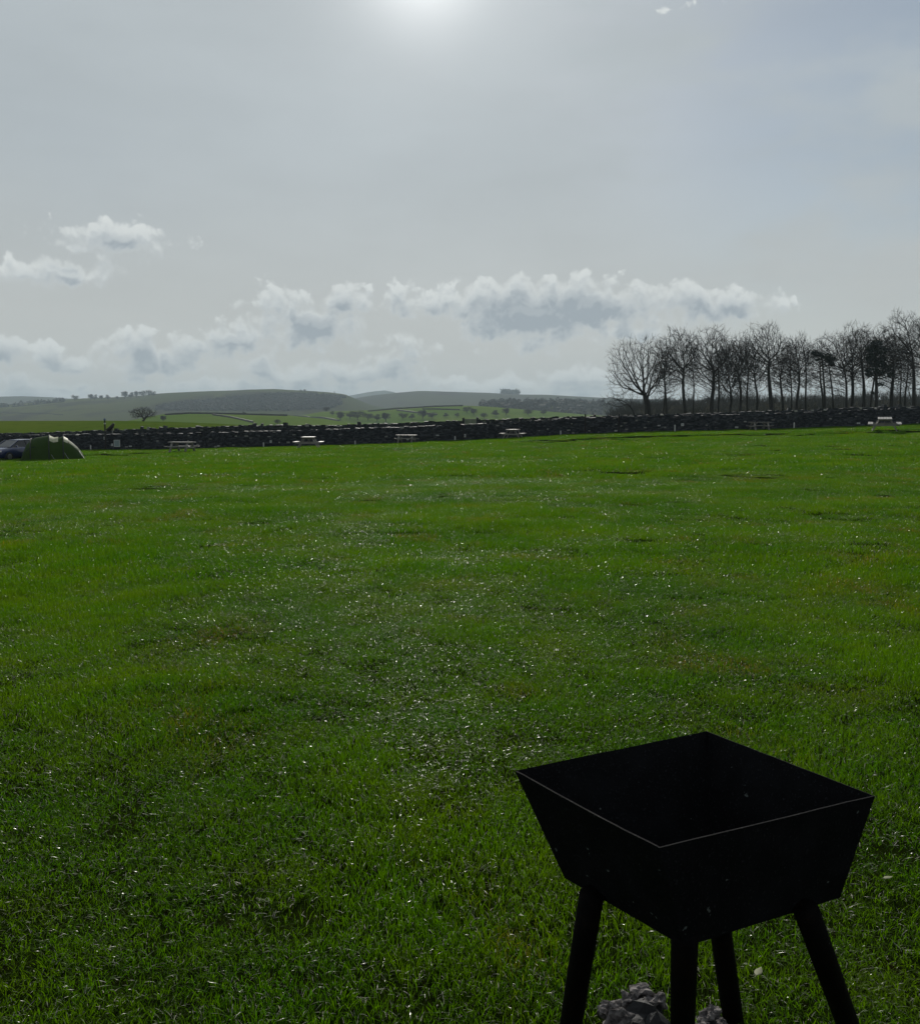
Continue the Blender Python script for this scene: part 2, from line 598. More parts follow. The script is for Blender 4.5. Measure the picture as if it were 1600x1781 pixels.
M_SOIL = mat_grass_ground()
M_BLADE = mat_blade()
M_STONE = mat_stone()
M_FIELDWALL = mat_simple('field_wall_stone', (0.035, 0.036, 0.034), (0.060, 0.060, 0.055), 0.3)
M_CORE = mat_simple('wall_fill', (0.012, 0.012, 0.013), (0.022, 0.022, 0.022), 4)
M_BARK = mat_bark('grey_bark', (0.022, 0.022, 0.022), (0.050, 0.046, 0.040))
M_TWIG = mat_bark('twig_bark', (0.022, 0.021, 0.020), (0.042, 0.038, 0.034))
M_PINE = mat_leafy('pine_needles', (0.008, 0.018, 0.014), (0.020, 0.036, 0.022))
M_WOOD = mat_wood()
M_STEEL = mat_steel()
M_RUST = mat_rust()
M_WHITE = mat_simple('white_plastic', (0.62, 0.62, 0.60), (0.72, 0.72, 0.70), 20, 0.45)
M_DARKWOOD = mat_simple('dark_timber', (0.022, 0.020, 0.020), (0.040, 0.034, 0.030), 14, 0.8)
M_PASTURE = mat_field('pasture_grass', (0.060, 0.105, 0.012), (0.085, 0.120, 0.016), (0.045, 0.070, 0.012), 0.03, 0.6, (0.52, 0.72), (1, 0.4, 1))
M_VALLEY = mat_field('valley_grass', (0.055, 0.085, 0.020), (0.070, 0.100, 0.024), (0.045, 0.055, 0.020), 0.004, 0.02)
M_MEADOW = mat_field('meadow_grass', (0.090, 0.150, 0.028), (0.115, 0.165, 0.034), (0.080, 0.110, 0.028), 0.01, 0.05, (0.55, 0.75))
M_MOOR = mat_field('moor_grass', (0.060, 0.072, 0.026), (0.082, 0.092, 0.030), (0.045, 0.044, 0.026), 0.003, 0.012, (0.48, 0.62), (1, 0.35, 1))
M_FELL = mat_field('fell_heath', (0.055, 0.052, 0.028), (0.070, 0.075, 0.028), (0.050, 0.040, 0.028), 0.002, 0.010, (0.48, 0.62), (1, 0.35, 1))
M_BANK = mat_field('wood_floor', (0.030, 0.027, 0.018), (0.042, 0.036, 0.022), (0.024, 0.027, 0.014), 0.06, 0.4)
M_WOODLAND = mat_leafy('far_woodland', (0.044, 0.046, 0.034), (0.062, 0.060, 0.044), 0.9)


# ------------------------------------------------------------------ terrain shape
def px_table(tab, Y):
    """[(px, py)] seen at depth Y -> interpolator z(x)"""
    pts = np.array([at(px, py, Y) for px, py in tab])
    return lambda x: np.interp(x, pts[:, 0], pts[:, 2])


WALL_Y, REAR_Y = 70.0, 82.0
zw_front = px_table([(-500, 790), (-100, 787), (0, 785.5), (150, 783.7), (300, 782.5), (400, 780), (500, 777), (600, 774), (700, 771), (800, 767.5),
                     (900, 762), (1000, 756), (1100, 752.5), (1200, 750), (1320, 747.5), (1400, 744), (1500, 740.5), (1600, 737.5), (2100, 722)], WALL_Y)
zt_rear = px_table([(-500, 758), (0, 753.5), (50, 753), (200, 747.5), (300, 744), (400, 741), (500, 739), (600, 739.5), (700, 735), (800, 731),
                    (900, 728), (1000, 724.5), (1100, 722), (1200, 719.5), (1320, 715.5), (1400, 712.5), (1500, 709), (1600, 706.5), (2100, 692)], REAR_Y)
REAR_H = 1.25
z_crest = px_table([(-600, 733), (0, 732), (200, 731.5), (300, 733.5), (400, 737.5), (500, 745), (700, 748), (900, 742), (1050, 737),
                    (1200, 730), (1400, 725), (1600, 721), (2200, 712)], 200.0)


def sstep(t):
    t = np.clip(t, 0, 1)
    return t * t * (3 - 2 * t)


def z_camp(x, y):
    x, y = np.asarray(x, float), np.asarray(y, float)
    t = np.clip(y / WALL_Y, 0, 1.03)
    z = zw_front(x) * t
    near = sstep(y / 12.0)
    z = z + near * (0.10 * vnoise(x, y, 9.0, 1) + 0.085 * vnoise(x, y * 1.6, 3.7, 2) * sstep((66 - y) / 8) + 0.06 * vnoise(x * 0.6, y * 1.3, 2.3, 8) * sstep((66 - y) / 8))
    z = z + (0.050 * vnoise(x, y, 0.9, 3) + 0.008 * vnoise(x, y, 0.45, 4)) * sstep((9.0 - y) / 3.0)
    # low grassy bank that runs along in front of the wall
    yb = 60.0 + 0.9 * np.sin(x * 0.12)
    amp = 0.17 * np.maximum(sstep((x - 1.5) / 5.0), sstep((-17.0 - x) / 4.0))
    ramp = sstep((y - yb) / 1.1)
    z = z + amp * (ramp - sstep((y - 20) / 40.0)) * sstep((y - 15) / 20.0)
    return z


def z_pasture(x, y):
    x, y = np.asarray(x, float), np.asarray(y, float)
    r0 = zt_rear(x) - REAR_H
    f0 = zw_front(x) * 1.0
    lane = f0 + (r0 - f0) * np.clip((y - WALL_Y) / (REAR_Y - WALL_Y), 0, 1)
    t = np.clip((y - REAR_Y) / (200.0 - REAR_Y), 0, 1)
    xr = x * 200.0 / np.maximum(y, 82.0)
    z = lane + (z_crest(xr) - r0) * np.sin(t * math.pi / 2) ** 1.1
    back = np.clip((y - 200.0) / 140.0, 0, 1)
    z = z - 20.0 * back ** 1.6
    return z + 0.25 * vnoise(x, y, 17.0, 5) * t * (1 - t) * 3


def grow(lo, hi, n, k):
    t = np.linspace(0, 1, n)
    return lo + (hi - lo) * (np.expm1(k * t) / np.expm1(k))


xs = np.concatenate([-grow(8, 75, 60, 2.0)[::-1], np.linspace(-7.9, 7.9, 110), grow(8, 75, 60, 2.0)])
ys = np.concatenate([np.linspace(-14, 0.4, 8), np.linspace(0.6, 8, 60), grow(8.2, 72.0, 170, 0.8)])
camp_field = grid_obj('camp_field', xs, ys, z_camp, M_SOIL)
tag(camp_field, 'gently rolling green turf of the campsite field', 'field')
pasture = grid_obj('pasture', np.linspace(-260, 260, 140), np.concatenate([np.linspace(71.9, 90, 16), np.linspace(92, 345, 90)]), z_pasture, M_PASTURE)
tag(pasture, 'bright green pasture rising behind the stone walls', 'field')


def z_valley(x, y):
    return -19.0 + 3.0 * vnoise(x, y, 300.0, 9)


valley = grid_obj('ground', np.linspace(-4600, 4600, 60), np.concatenate([[-280], np.linspace(-100, 6600, 70)]), z_valley, M_VALLEY)
tag(valley, 'low valley floor beyond the pasture', 'ground')


class Hill:
    def __init__(self, name, label, tab, Y0, Yc, Yb, mat, z0=-21.0, amp=1.0, nscale=150.0, nx=150, ny=46, power=1.0, seed=20):
        self.cz = px_table(tab, Yc)
        self.Y0, self.Yc, self.Yb, self.z0, self.amp, self.ns, self.pw, self.seed = Y0, Yc, Yb, z0, amp, nscale, power, seed
        xa, xb = at(tab[0][0], 720, Yc)[0], at(tab[-1][0], 720, Yc)[0]
        pad = (Yb - Y0) * 0.1
        self.o = grid_obj(name, np.linspace(xa - pad, xb + pad, nx),
                          np.concatenate([np.linspace(Y0, Yc, ny), np.linspace(Yc, Yb, 12)[1:]]), self.z, mat)
        tag(self.o, label, 'hill')

    def z(self, x, y):
        x, y = np.asarray(x, float), np.asarray(y, float)
        c = self.cz(x * self.Yc / np.maximum(y, 1.0)) - self.z0
        t = np.clip((y - self.Y0) / (self.Yc - self.Y0), 0, 1)
        up_ = np.sin(t * math.pi / 2) ** self.pw
        tb = np.clip((y - self.Yc) / (self.Yb - self.Yc), 0, 1)
        dn = 1 - sstep(tb)
        n = self.amp * (vnoise(x, y, self.ns, self.seed) + 0.5 * vnoise(x, y, self.ns * 0.4, self.seed + 1))
        return self.z0 + c * up_ * dn + n * up_ * (1 - 0.7 * t)

    def hit(self, px, py):
        d = pix_dir(px, py)
        prev = None
        for Y in np.linspace(self.Y0, self.Yc * 1.02, 400):
            p = CAM + d * (Y / d[1])
            g = float(self.z(p[0], p[1])) - p[2]
            if g >= 0:
                return np.array([p[0], p[1], p[2] + g])
            prev = p
        return np.array([prev[0], prev[1], float(self.z(prev[0], prev[1]))])


h_far = Hill('hill', 'pale blue far hill in the dip between two nearer ridges',
             [(540, 700), (590, 691), (605, 688.5), (640, 682), (655, 680), (670, 679), (685, 682), (700, 686), (760, 690), (820, 685), (850, 683), (880, 686), (940, 696)],
             4400, 5200, 6200, M_FELL, amp=3, nscale=300)
h_l = Hill('hill', 'hazy ridge at the far left of the skyline',
           [(-260, 691), (0, 690), (40, 689), (90, 691), (115, 693), (200, 697), (300, 702)], 3000, 3700, 4400, M_FELL, amp=3, nscale=250)
h_r = Hill('hill', 'long smooth ridge right of the dip, running behind the tree row',
           [(560, 702), (610, 695), (640, 690), (690, 684), (730, 681), (770, 682), (850, 684), (900, 686.5), (950, 687), (1000, 690), (1055, 693), (1200, 697), (1400, 700), (1800, 700)],
           1900, 3200, 4200, M_FELL, amp=6, nscale=260, power=1.2)
h_1 = Hill('hill', 'broad moorland ridge left of the dip with trees on its crest',
           [(-260, 712), (-60, 707), (0, 704), (60, 700), (120, 696), (150, 694.5), (200, 693), (250, 690), (270, 687), (300, 685), (400, 681), (430, 679), (475, 678), (530, 681), (570, 684), (600, 688), (615, 694), (640, 704), (720, 722)],
           1100, 2400, 3000, M_MOOR, amp=7, nscale=220, power=1.15)
h_m1 = Hill('hill', 'bright green meadow slope crossed by field walls left of centre',
            [(150, 745), (210, 734), (285, 720), (330, 717.5), (400, 719), (500, 722), (560, 728), (620, 737), (700, 745)], 340, 600, 800, M_MEADOW, amp=0.5, nscale=60)
h_m2 = Hill('hill', 'pale green walled fields above the centre of the wall',
            [(430, 735), (520, 723), (560, 716), (640, 714), (690, 709), (760, 706), (800, 705), (850, 707), (900, 711), (960, 716), (1060, 724), (1200, 728)], 560, 1050, 1350, M_MEADOW, amp=1.5, nscale=100, power=1.2)
h_m3 = Hill('hill', 'wooded slope low on the right below the long ridge',
            [(700, 724), (800, 712), (850, 703.5), (900, 701), (950, 702), (1060, 704), (1200, 703), (1500, 700), (1800, 700)], 900, 1500, 1900, M_MOOR, amp=2, nscale=120, power=1.2)
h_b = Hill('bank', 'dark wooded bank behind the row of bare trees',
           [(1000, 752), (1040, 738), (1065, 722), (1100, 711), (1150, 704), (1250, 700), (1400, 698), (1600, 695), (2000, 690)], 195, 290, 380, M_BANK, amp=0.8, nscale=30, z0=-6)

# ------------------------------------------------------------------ haze
hz = MB()
hz.box((0, 3150, 88), (9600, 7000, 226))
m, n, out = new_mat('haze_air')
pv = n.node('ShaderNodeVolumePrincipled')
pv.inputs['Color'].default_value = (0.72, 0.89, 1.0, 1)
pv.inputs['Density'].default_value = 0.00018
pv.inputs['Anisotropy'].default_value = 0.1
n.put(out.inputs['Volume'], pv.outputs[0])
haze = hz.build('haze', m)
tag(haze, 'thin pale haze over the valley and hills', 'haze', kind='stuff')


# ------------------------------------------------------------------ dry stone walls
def stone_wall(label, yline, zbase, height, x0, x1, seed, thick=0.55, gap=None, cope_h=(0.10, 0.22), spike=0.0):
    random.seed(seed)
    root = empty('dry_stone_wall', (0, yline, float(zbase(0.0))), label, 'stone wall')
    oz = root.location.z
    spans = [(x0, x1)] if gap is None else [(x0, gap[0]), (gap[1], x1)]
    core, st, cp = MB(), MB(), MB()
    for (a, b) in spans:
        xs_ = np.arange(a, b + 0.01, 1.0)
        xs_[-1] = b
        for p, q in zip(xs_[:-1], xs_[1:]):
            zp, zq = float(zbase(p)) - oz, float(zbase(q)) - oz
            hh = height - 0.10
            t0, t1 = thick / 2 - 0.08, thick / 2 - 0.14
            P = [(p, -t0, zp - .4), (q, -t0, zq - .4), (q, t0, zq - .4), (p, t0, zp - .4), (p, -t1, zp + hh), (q, -t1, zq + hh), (q, t1, zq + hh), (p, t1, zp + hh)]
            core.add(P, [(0, 3, 2, 1), (4, 5, 6, 7), (0, 1, 5, 4), (1, 2, 6, 5), (2, 3, 7, 6), (3, 0, 4, 7)])
        # courses of stones on the near and far faces
        z = -0.05
        while z < height - 0.06:
            ch = random.uniform(0.07, 0.13) * (1.15 - 0.3 * z / height)
            for side in (-1, 1):
                x = a - random.uniform(0, 0.2)
                while x < b:
                    w = random.uniform(0.10, 0.28)
                    h_ = ch * random.uniform(0.78, 1.05)
                    if side == 1 and random.random() < 0.5:
                        w *= 1.6
                    xc = x + w / 2
                    if a <= xc <= b:
                        zz = float(zbase(xc)) - oz + z + h_ / 2 + random.uniform(-.02, .02)
                        bat = 0.06 * (z / height)
                        t_ = random.random() ** 1.6 * 0.9
                        if random.random() < 0.012:
                            t_ = 1.0
                        st.box((xc, side * (thick / 2 - 0.10 - bat + random.uniform(-.02, .035)), zz), (w * 0.93, 0.22, h_ * 0.92), t_,
                               jit=0.10)
                    x += w
            z += ch
        # cope
        x = a
        while x < b:
            w = random.uniform(0.14, 0.42)
            h_ = random.uniform(*cope_h)
            if spike and random.random() < spike:
                h_ *= 1.9
            zz = float(zbase(x + w / 2)) - oz + height - 0.06 + h_ / 2
            t_ = random.random() ** 2 * 0.45
            if random.random() < 0.025:
                t_ = 1.0
            from mathutils import Euler
            cp.box((x + w / 2, random.uniform(-.03, .03), zz), (w * .95, thick * random.uniform(.72, .95), h_), t_,
                   rot=Euler((random.uniform(-.08, .08), random.uniform(-.12, .12), random.uniform(-.1, .1))).to_matrix(), jit=0.10)
            x += w
    core.build('wall_core', M_CORE, root)
    tag(st.build('stone', M_STONE, root), kind='stuff')
    tag(cp.build('cope_stone', M_STONE, root), kind='stuff')
    return root


front_base = lambda x: z_camp(x, WALL_Y - 0.35)
rear_base = lambda x: zt_rear(x) - REAR_H
gx0, gx1 = at(806, 735, REAR_Y)[0], at(830.5, 735, REAR_Y)[0]
stone_wall('near dry stone wall along the edge of the camping field', WALL_Y, front_base, 1.18, -52, 52, 3, cope_h=(0.07, 0.15))
stone_wall('far dry stone wall with a gateway, rising just behind the near wall', REAR_Y, rear_base, 1.16, -62, 62, 4, gap=(gx0, gx1), cope_h=(0.10, 0.20), spike=0.05)


# ------------------------------------------------------------------ gate
def gate():
    zb = float(z_pasture((gx0 + gx1) / 2, REAR_Y))
    root = empty('field_gate', ((gx0 + gx1) / 2, REAR_Y, zb), 'pale sheeted gate filling the gap in the far wall', 'gate')
    w = gx1 - gx0
    for s in (-1, 1):
        p = MB()
        p.box((s * (w / 2 + 0.0), -0.1, 0.72), (0.20, 0.22, 1.56), jit=0.05)
        p.build('gate_stoop', M_STONE, root, bevel=0.02)
    mg = mat_simple('galvanised_steel', (0.30, 0.31, 0.30), (0.42, 0.43, 0.42), 12, 0.45, metal=0.4)
    mp, n, out = new_mat('pale_sheeting')
    g = n.node('ShaderNodeTexCoord')
    f = n.noise(n.vec('MULTIPLY', g.outputs['Object'], (6, 6, 1)), 1.5, 4, 0.6)
    c = n.mix(n.smooth(f, .35, .65), (0.26, 0.30, 0.25), (0.34, 0.37, 0.31))
    tl = n.node('ShaderNodeBsdfTranslucent')
    df = n.node('ShaderNodeBsdfDiffuse')
    n.put(tl.inputs[0], c)
    n.put(df.inputs[0], c)
    mx = n.node('ShaderNodeMixShader')
    mx.inputs[0].default_value = 0.45
    n.put(mx.inputs[1], df.outputs[0])
    n.put(mx.inputs[2], tl.outputs[0])
    n.put(out.inputs[0], mx.outputs[0])
    MB().box((0, 0.03, 0.74), (w - .22, 0.012, 1.12)).build('sheet', mp, root)
    for z in (0.16, 1.32):
        MB().bar((-w / 2 + .10, 0, z), (w / 2 - .10, 0, z), 0.05, 0.05).build('rail', mg, root)
    for x in (-w / 2 + .13, 0, w / 2 - .13):
        MB().bar((x, 0.001, 0.19), (x, 0.001, 1.29), 0.05, 0.05, up=(0, 1, 0)).build('upright', mg, root)


gate()


# ------------------------------------------------------------------ trees
def colonize(base, fork, crown_c, crown_r, seed, n_att=420, step=0.42, infl=4.5, kill=0.85, sway=0.25, low_limbs=0.25, trunk_top=None, up_=0.32):
    """space colonisation skeleton. returns points, parents"""
    r = np.random.default_rng(seed)
    pts = [np.array(base, float)]
    par = [-1]
    top = np.array(trunk_top if trunk_top is not None else fork, float)
    L = np.linalg.norm(top - pts[0])
    nseg = max(3, int(L / step))
    d = (top - pts[0]) / nseg
    off = np.zeros(3)
    ph = r.uniform(0, 6.28, 2)
    for k in range(nseg):
        t = (k + 1) / nseg
        off = np.array([math.sin(t * 5 + ph[0]) - math.sin(ph[0]), math.sin(t * 4 + ph[1]) - math.sin(ph[1]), 0]) * sway * 0.8 * t
        pts.append(pts[0] + d * (k + 1) + off)
        par.append(len(pts) - 2)
    A = []
    c, rr = np.array(crown_c, float), np.array(crown_r, float)
    while len(A) < n_att:
        q = r.uniform(-1, 1, 3)
        l = np.linalg.norm(q)
        lim = 0.92 + 0.36 * mnoise.noise(Vector(q / max(l, 1e-6)) * 1.9 + Vector((seed * 1.37, 0, 0)))
        if l > min(lim, 1.08) or (l < 0.45 and r.random() < 0.5):
            continue
        if q[2] < -0.3 and r.random() > low_limbs + 0.25:
            continue
        A.append(c + q * rr)
    A = np.array(A)
    A = A[A[:, 2] > base[2] + 0.8]
    P = np.array(pts)
    start = int(len(P) * 0.25)
    D = np.full(len(A), 1e9)
    I = np.zeros(len(A), int)

    def upd(idx0, Pn):
        nonlocal D, I
        dd = np.linalg.norm(A[:, None, :] - Pn[None], axis=2)
        j = dd.argmin(1)
        dm = dd[np.arange(len(A)), j]
        b = dm < D
        D[b] = dm[b]
        I[b] = j[b] + idx0
    upd(start, P[start:])
    allp = [p for p in P]
    nk = {}
    for it in range(140):
        near = D < (infl if it > 12 else 99)
        if not near.any():
            break
        acc = {}
        for a_i in np.nonzero(near)[0]:
            i = I[a_i]
            v = A[a_i] - allp[i]
            acc.setdefault(i, []).append(v / max(np.linalg.norm(v), 1e-6))
        new = []
        for i, vs in acc.items():
            if nk.get(i, 0) >= 3:
                D[I == i] = 1e9
                continue
            nk[i] = nk.get(i, 0) + 1
            v = np.mean(vs, 0)
            v = v / max(np.linalg.norm(v), 1e-6)
            v = v + r.normal(0, 0.17, 3) + np.array([0, 0, up_])
            if par[i] >= 0:
                pv_ = allp[i] - allp[par[i]]
                v = v + 0.75 * pv_ / max(np.linalg.norm(pv_), 1e-6)
            v = v / np.linalg.norm(v)
            q = allp[i] + v * step
            new.append(q)
            par.append(i)
        k0 = len(allp)
        allp.extend(new)
        if not new or len(allp) > 9500:
            break
        upd(k0, np.array(new))
        alive = D > kill
        A, D, I = A[alive], D[alive], I[alive]
        if len(A) == 0:
            break
    return np.array(allp), np.array(par)


def tree_mesh(P, par, base_r, tip_r, seed, origin, twigs=3, twig_len=0.8, crown_from=0.06, up_bias=0.5, wind=(0, 0, 0)):
    r = np.random.default_rng(seed + 99)
    n = len(P)
    rad = np.zeros(n)
    kids = [[] for _ in range(n)]
    for i in range(n - 1, 0, -1):
        kids[par[i]].append(i)
    e = 2.3
    for i in range(n - 1, -1, -1):
        rad[i] = tip_r if not kids[i] else (sum(rad[k] ** e for k in kids[i])) ** (1 / e)
    pw = math.log(base_r / tip_r) / math.log(max(rad[0] / tip_r, 1.01))
    rad = tip_r * (rad / tip_r) ** pw
    trunk, crown = MB(), MB()
    P = P - np.array(origin)
    chains = []
    todo = [(-1, 0)]
    while todo:
        p0, i = todo.pop()
        ch = [i] if p0 < 0 else [p0, i]
        while kids[ch[-1]]:
            ks = sorted(kids[ch[-1]], key=lambda q: -rad[q])
            for o in ks[1:]:
                todo.append((ch[-1], o))
            ch.append(ks[0])
        chains.append(ch)
    for ci, ch in enumerate(chains):
        rr = [rad[c] for c in ch]
        if ci > 0:
            rr[0] = min(rad[ch[0]], rr[1] * 1.15)
        pts = [P[c] for c in ch]
        if ci == 0:
            rr = [v * (1.0 - 0.42 * min(1.0, q / max(1, 0.6 * len(rr)))) if v > 0.06 else v for q, v in enumerate(rr)]
            rr[0] *= 1.45
            rr[1] *= 1.08
            split = next((k for k, v in enumerate(rr) if v < base_r * 0.36), len(rr) - 1)
            split = max(split, 2)
            trunk.tube(pts[:split + 1], rr[:split + 1], 9)
            if split < len(pts) - 1:
                crown.tube(pts[split:], rr[split:], 6)
        else:
            big = max(rr)
            crown.tube(pts, rr, 6 if big > 0.12 else (4 if big > 0.055 else 3), cap=False)
    # fine twigs
    for i in range(n):
        if rad[i] < tip_r * 2.6 and twigs and par[i] >= 0:
            k_n = twigs if not kids[i] else (1 if r.random() < 0.55 else 0)
            d = P[i] - P[par[i]]
            d = d / max(np.linalg.norm(d), 1e-6)
            for k in range(k_n):
                v = d * 0.8 + r.normal(0, 0.55, 3) + np.array([0, 0, up_bias * 0.5]) + np.array(wind)
                v = v / np.linalg.norm(v)
                L = twig_len * r.uniform(0.5, 1.25)
                m_ = P[i] + v * L * 0.5 + r.normal(0, 0.05, 3)
                crown.tube([P[i], m_, m_ + (v + r.normal(0, 0.25, 3) + np.array([0, 0, 0.15])) * L * 0.5], [tip_r * 0.85, tip_r * 0.65, tip_r * 0.35], 3, cap=False)
    return trunk, crown


# base px, crown centre px, top py, crown bottom py, crown half width px, trunk px width, fork py, depth, style, label
TREES = [
    (1127, 1112, 584, 690, 50, 16, 686, 126, 'spread', 'broad bare tree with stout pale forked trunk, leftmost tall one of the row'),
    (1152, 1160, 612, 690, 22, 5, 672, 132, 'slim', 'thin leaning bare tree right beside the stout leftmost tree'),
    (1159, 1160, 596, 680, 22, 6, 660, 130, 'slim', 'slim upright bare tree in front of the thin leaning one'),
    (1193, 1180, 572, 640, 36, 8, 640, 126, 'wind', 'bare tree with clean dark trunk and crown swept to the left'),
    (1206, 1202, 600, 660, 16, 4, 640, 133, 'slim', 'very thin pole-like bare tree right of the swept crown'),
    (1238, 1236, 567, 670, 42, 10, 655, 127, 'vase', 'tall vase-shaped bare tree with a thick trunk at left of the row'),
    (1249, 1250, 600, 660, 20, 5, 640, 134, 'slim', 'slender bare tree close behind the thick vase-shaped one'),
    (1270, 1266, 584, 680, 30, 6, 685, 129, 'multi', 'bare tree with several stems splaying from its base'),
    (1287, 1284, 578, 665, 26, 7, 655, 131, 'vase', 'narrow bare tree left of the tallest domed crown'),
    (1301, 1298, 596, 680, 26, 5, 670, 135, 'slim', 'low forked bare tree just left of the domed crown'),
    (1316, 1312, 590, 670, 24, 6, 660, 128, 'vase', 'dark bare tree leaning left under the domed crown'),
    (1342, 1330, 559, 640, 34, 10, 628, 126, 'dome', 'tallest bare tree in mid row with a dense domed crown'),
    (1362, 1360, 588, 670, 26, 6, 650, 131, 'vase', 'bare tree right of the domed crown with a dark straight trunk'),
    (1377, 1374, 594, 660, 22, 4, 640, 135, 'slim', 'thin bare tree second right of the domed crown'),
    (1385, 1384, 584, 660, 26, 7, 645, 128, 'vase', 'bare tree with rounded crown left of the gap in the row'),
    (1402, 1394, 582, 650, 22, 5, 628, 130, 'slim', 'slim bare tree at left edge of the gap in the row'),
    (1433, 1428, 586, 690, 22, 6, 655, 135, 'slim', 'bare tree standing behind the flat-topped pine'),
    (1473, 1452, 574, 670, 40, 6, 640, 127, 'vase', 'bare tree leaning left over the flat-topped pine'),
    (1481, 1486, 560, 650, 32, 8, 640, 129, 'vase', 'tall bare tree with domed crown left of the dark pine'),
    (1502, 1496, 572, 650, 28, 8, 620, 126, 'vase', 'thick-trunked bare tree forking left of the dark pine'),
    (1512, 1530, 566, 630, 34, 5, 625, 136, 'slim', 'bare tree rising behind the dark pine'),
    (1551, 1538, 574, 650, 34, 9, 625, 131, 'vase', 'leaning thick bare tree right of the dark pine'),
    (1566, 1558, 584, 660, 24, 4, 630, 136, 'slim', 'thin bare pole tree left of the tallest right-hand tree'),
    (1574, 1574, 600, 680, 20, 5, 640, 130, 'slim', 'slim bare tree with low side twigs near the right edge'),
    (1590, 1573, 541, 640, 32, 9, 610, 124, 'dome', 'tallest bare tree near the right edge with a high domed crown'),
    (1622, 1608, 552, 660, 42, 9, 620, 128, 'vase', 'bare tree cut off by the right edge of the picture'),
]


def plant(px, py_guess, Y):
    p = at(px, py_guess, Y)
    return np.array([p[0], Y, float(z_pasture(p[0], Y)) - 0.1])


for k, (bx, cx, top, bot, hw, tw, fk, Y, style, label) in enumerate(TREES):
    base = plant(bx, 715, Y)
    s = Y / 1600.0
    hw *= 1.2
    ztop = at(cx, top, Y)[2]
    zbot = at(cx, min(bot + 32, 697), Y)[2]
    zf = at(bx, fk, Y)[2]
    xc = at(cx, top, Y)[0]
    cr = np.array([hw * s * 1.0, hw * s * 0.8, (ztop - zbot) / 2])
    cc = np.array([xc, Y, (ztop + zbot) / 2])
    forkp = np.array([base[0] + (xc - base[0]) * 0.35, Y, zf])
    n_att = int(900 + 18 * hw)

    kw = dict(step=0.32, kill=0.38, infl=2.2, low_limbs=0.35, trunk_top=None)
    if style in ('spread', 'multi'):
        n_att = int(n_att * (0.85 if style == 'spread' else 1.35))
        kw['low_limbs'] = 0.8
        if style == 'spread':
            kw.update(kill=0.50, infl=3.0)
    if style == 'slim':
        kw['kill'] = 0.42
        kw['trunk_top'] = np.array([base[0] + (xc - base[0]) * 0.6, Y, zf + (ztop - zf) * 0.35])
    if style == 'dome':
        n_att = int(n_att * 1.35)
        kw['kill'] = 0.40
    P, par = colonize(base, forkp, cc, cr, 100 + k, n_att=n_att, **kw)
    wind = (-0.5, 0, 0.3) if style == 'wind' else (0, 0, 0)
    tr, cr_ = tree_mesh(P, par, tw * s * 0.39, 0.0165, 100 + k, base, twigs=4, twig_len=0.80, wind=wind)
    root = empty('bare_tree', base, label, 'tree', 'row of bare trees behind the stone walls')
    tr.build('trunk', M_BARK, root, smooth=True)
    cr_.build('crown', M_TWIG, root, smooth=True)

# low leaning tree at the left end of the row
b0 = plant(1106, 720, 122)
P, par = colonize(b0, at(1096, 708, 122), at(1074, 698, 122), (2.3, 1.6, 1.35), 77, n_att=260, step=0.25, kill=0.4, infl=2.5, low_limbs=0.9)
tr, cr_ = tree_mesh(P, par, 0.14, 0.018, 77, b0, twigs=3, twig_len=0.55)
root = empty('thorn_tree', b0, 'low bare thorn leaning left at the left end of the tree row', 'tree')
tr.build('trunk', M_BARK, root, smooth=True)
cr_.build('crown', M_TWIG, root, smooth=True)

# big round oak on the field crest at left
Yo = 230.0
bo = at(249, 733, Yo)
P, par = colonize(bo, at(249, 727, Yo), at(249, 719.5, Yo), (3.3, 2.8, 1.62), 55, n_att=1000, step=0.2, kill=0.30, infl=1.6, up_=0.1, low_limbs=0.9)
tr, cr_ = tree_mesh(P, par, 0.26, 0.020, 55, bo, twigs=3, twig_len=0.5)
root = empty('oak_tree', bo, 'round spreading bare tree standing alone on the crest of the green pasture', 'tree')
tr.build('trunk', M_BARK, root, smooth=True)
cr_.build('crown', M_TWIG, root, smooth=True)


def needle_clump(mb, c, r, n, rnd, size=0.22):
    for _ in range(n):
        q = rnd.normal(0, 1, 3)
        q = q / np.linalg.norm(q) * rnd.uniform(0.3, 1.0) ** 0.6
        p = np.array(c) + q * np.array(r)
        a = rnd.normal(0, 1, 3)
        a /= np.linalg.norm(a)
        b = np.cross(a, rnd.normal(0, 1, 3))
        b /= np.linalg.norm(b)
        L = size * rnd.uniform(0.6, 1.4)
        mb.add([p - b * L * .35, p + b * L * .35, p + a * L + b * L * .1], [(0, 1, 2)], float(rnd.random()))


def pine(base, top, lean, clumps, label, seed, wpx):
    rnd = np.random.default_rng(seed)
    Y = base[1]
    root = empty('pine_tree', base, label, 'tree')
    L = top - base
    trunk = MB()
    pts = [L * t + np.array([math.sin(t * 4) * 0.1, 0, 0]) for t in np.linspace(0, 1, 9)]
    r0 = wpx * Y / 3200
    trunk.tube(pts, [r0 * (1.25 if i == 0 else 1 - 0.075 * i) for i in range(9)], 8)
    cr = MB()
    for (cx, cy, rx, ry, nn) in clumps:
        c = at(cx, cy, Y) - base
        c[1] += rnd.uniform(-0.5, 0.5)
        s = Y / 1600
        needle_clump(cr, c, (rx * s, rx * s * 0.8, ry * s), nn, rnd)
        tt = min(1.0, max(0.2, c[2] / L[2] - 0.06))
        trunk.tube([L * tt, (L * tt + c) / 2 + np.array([0, 0, -.1]), c], [r0 * 0.35, r0 * .22, r0 * .1], 4, cap=False)
    trunk.build('trunk', M_BARK, root, smooth=True)
    cr.build('crown', M_PINE, root)


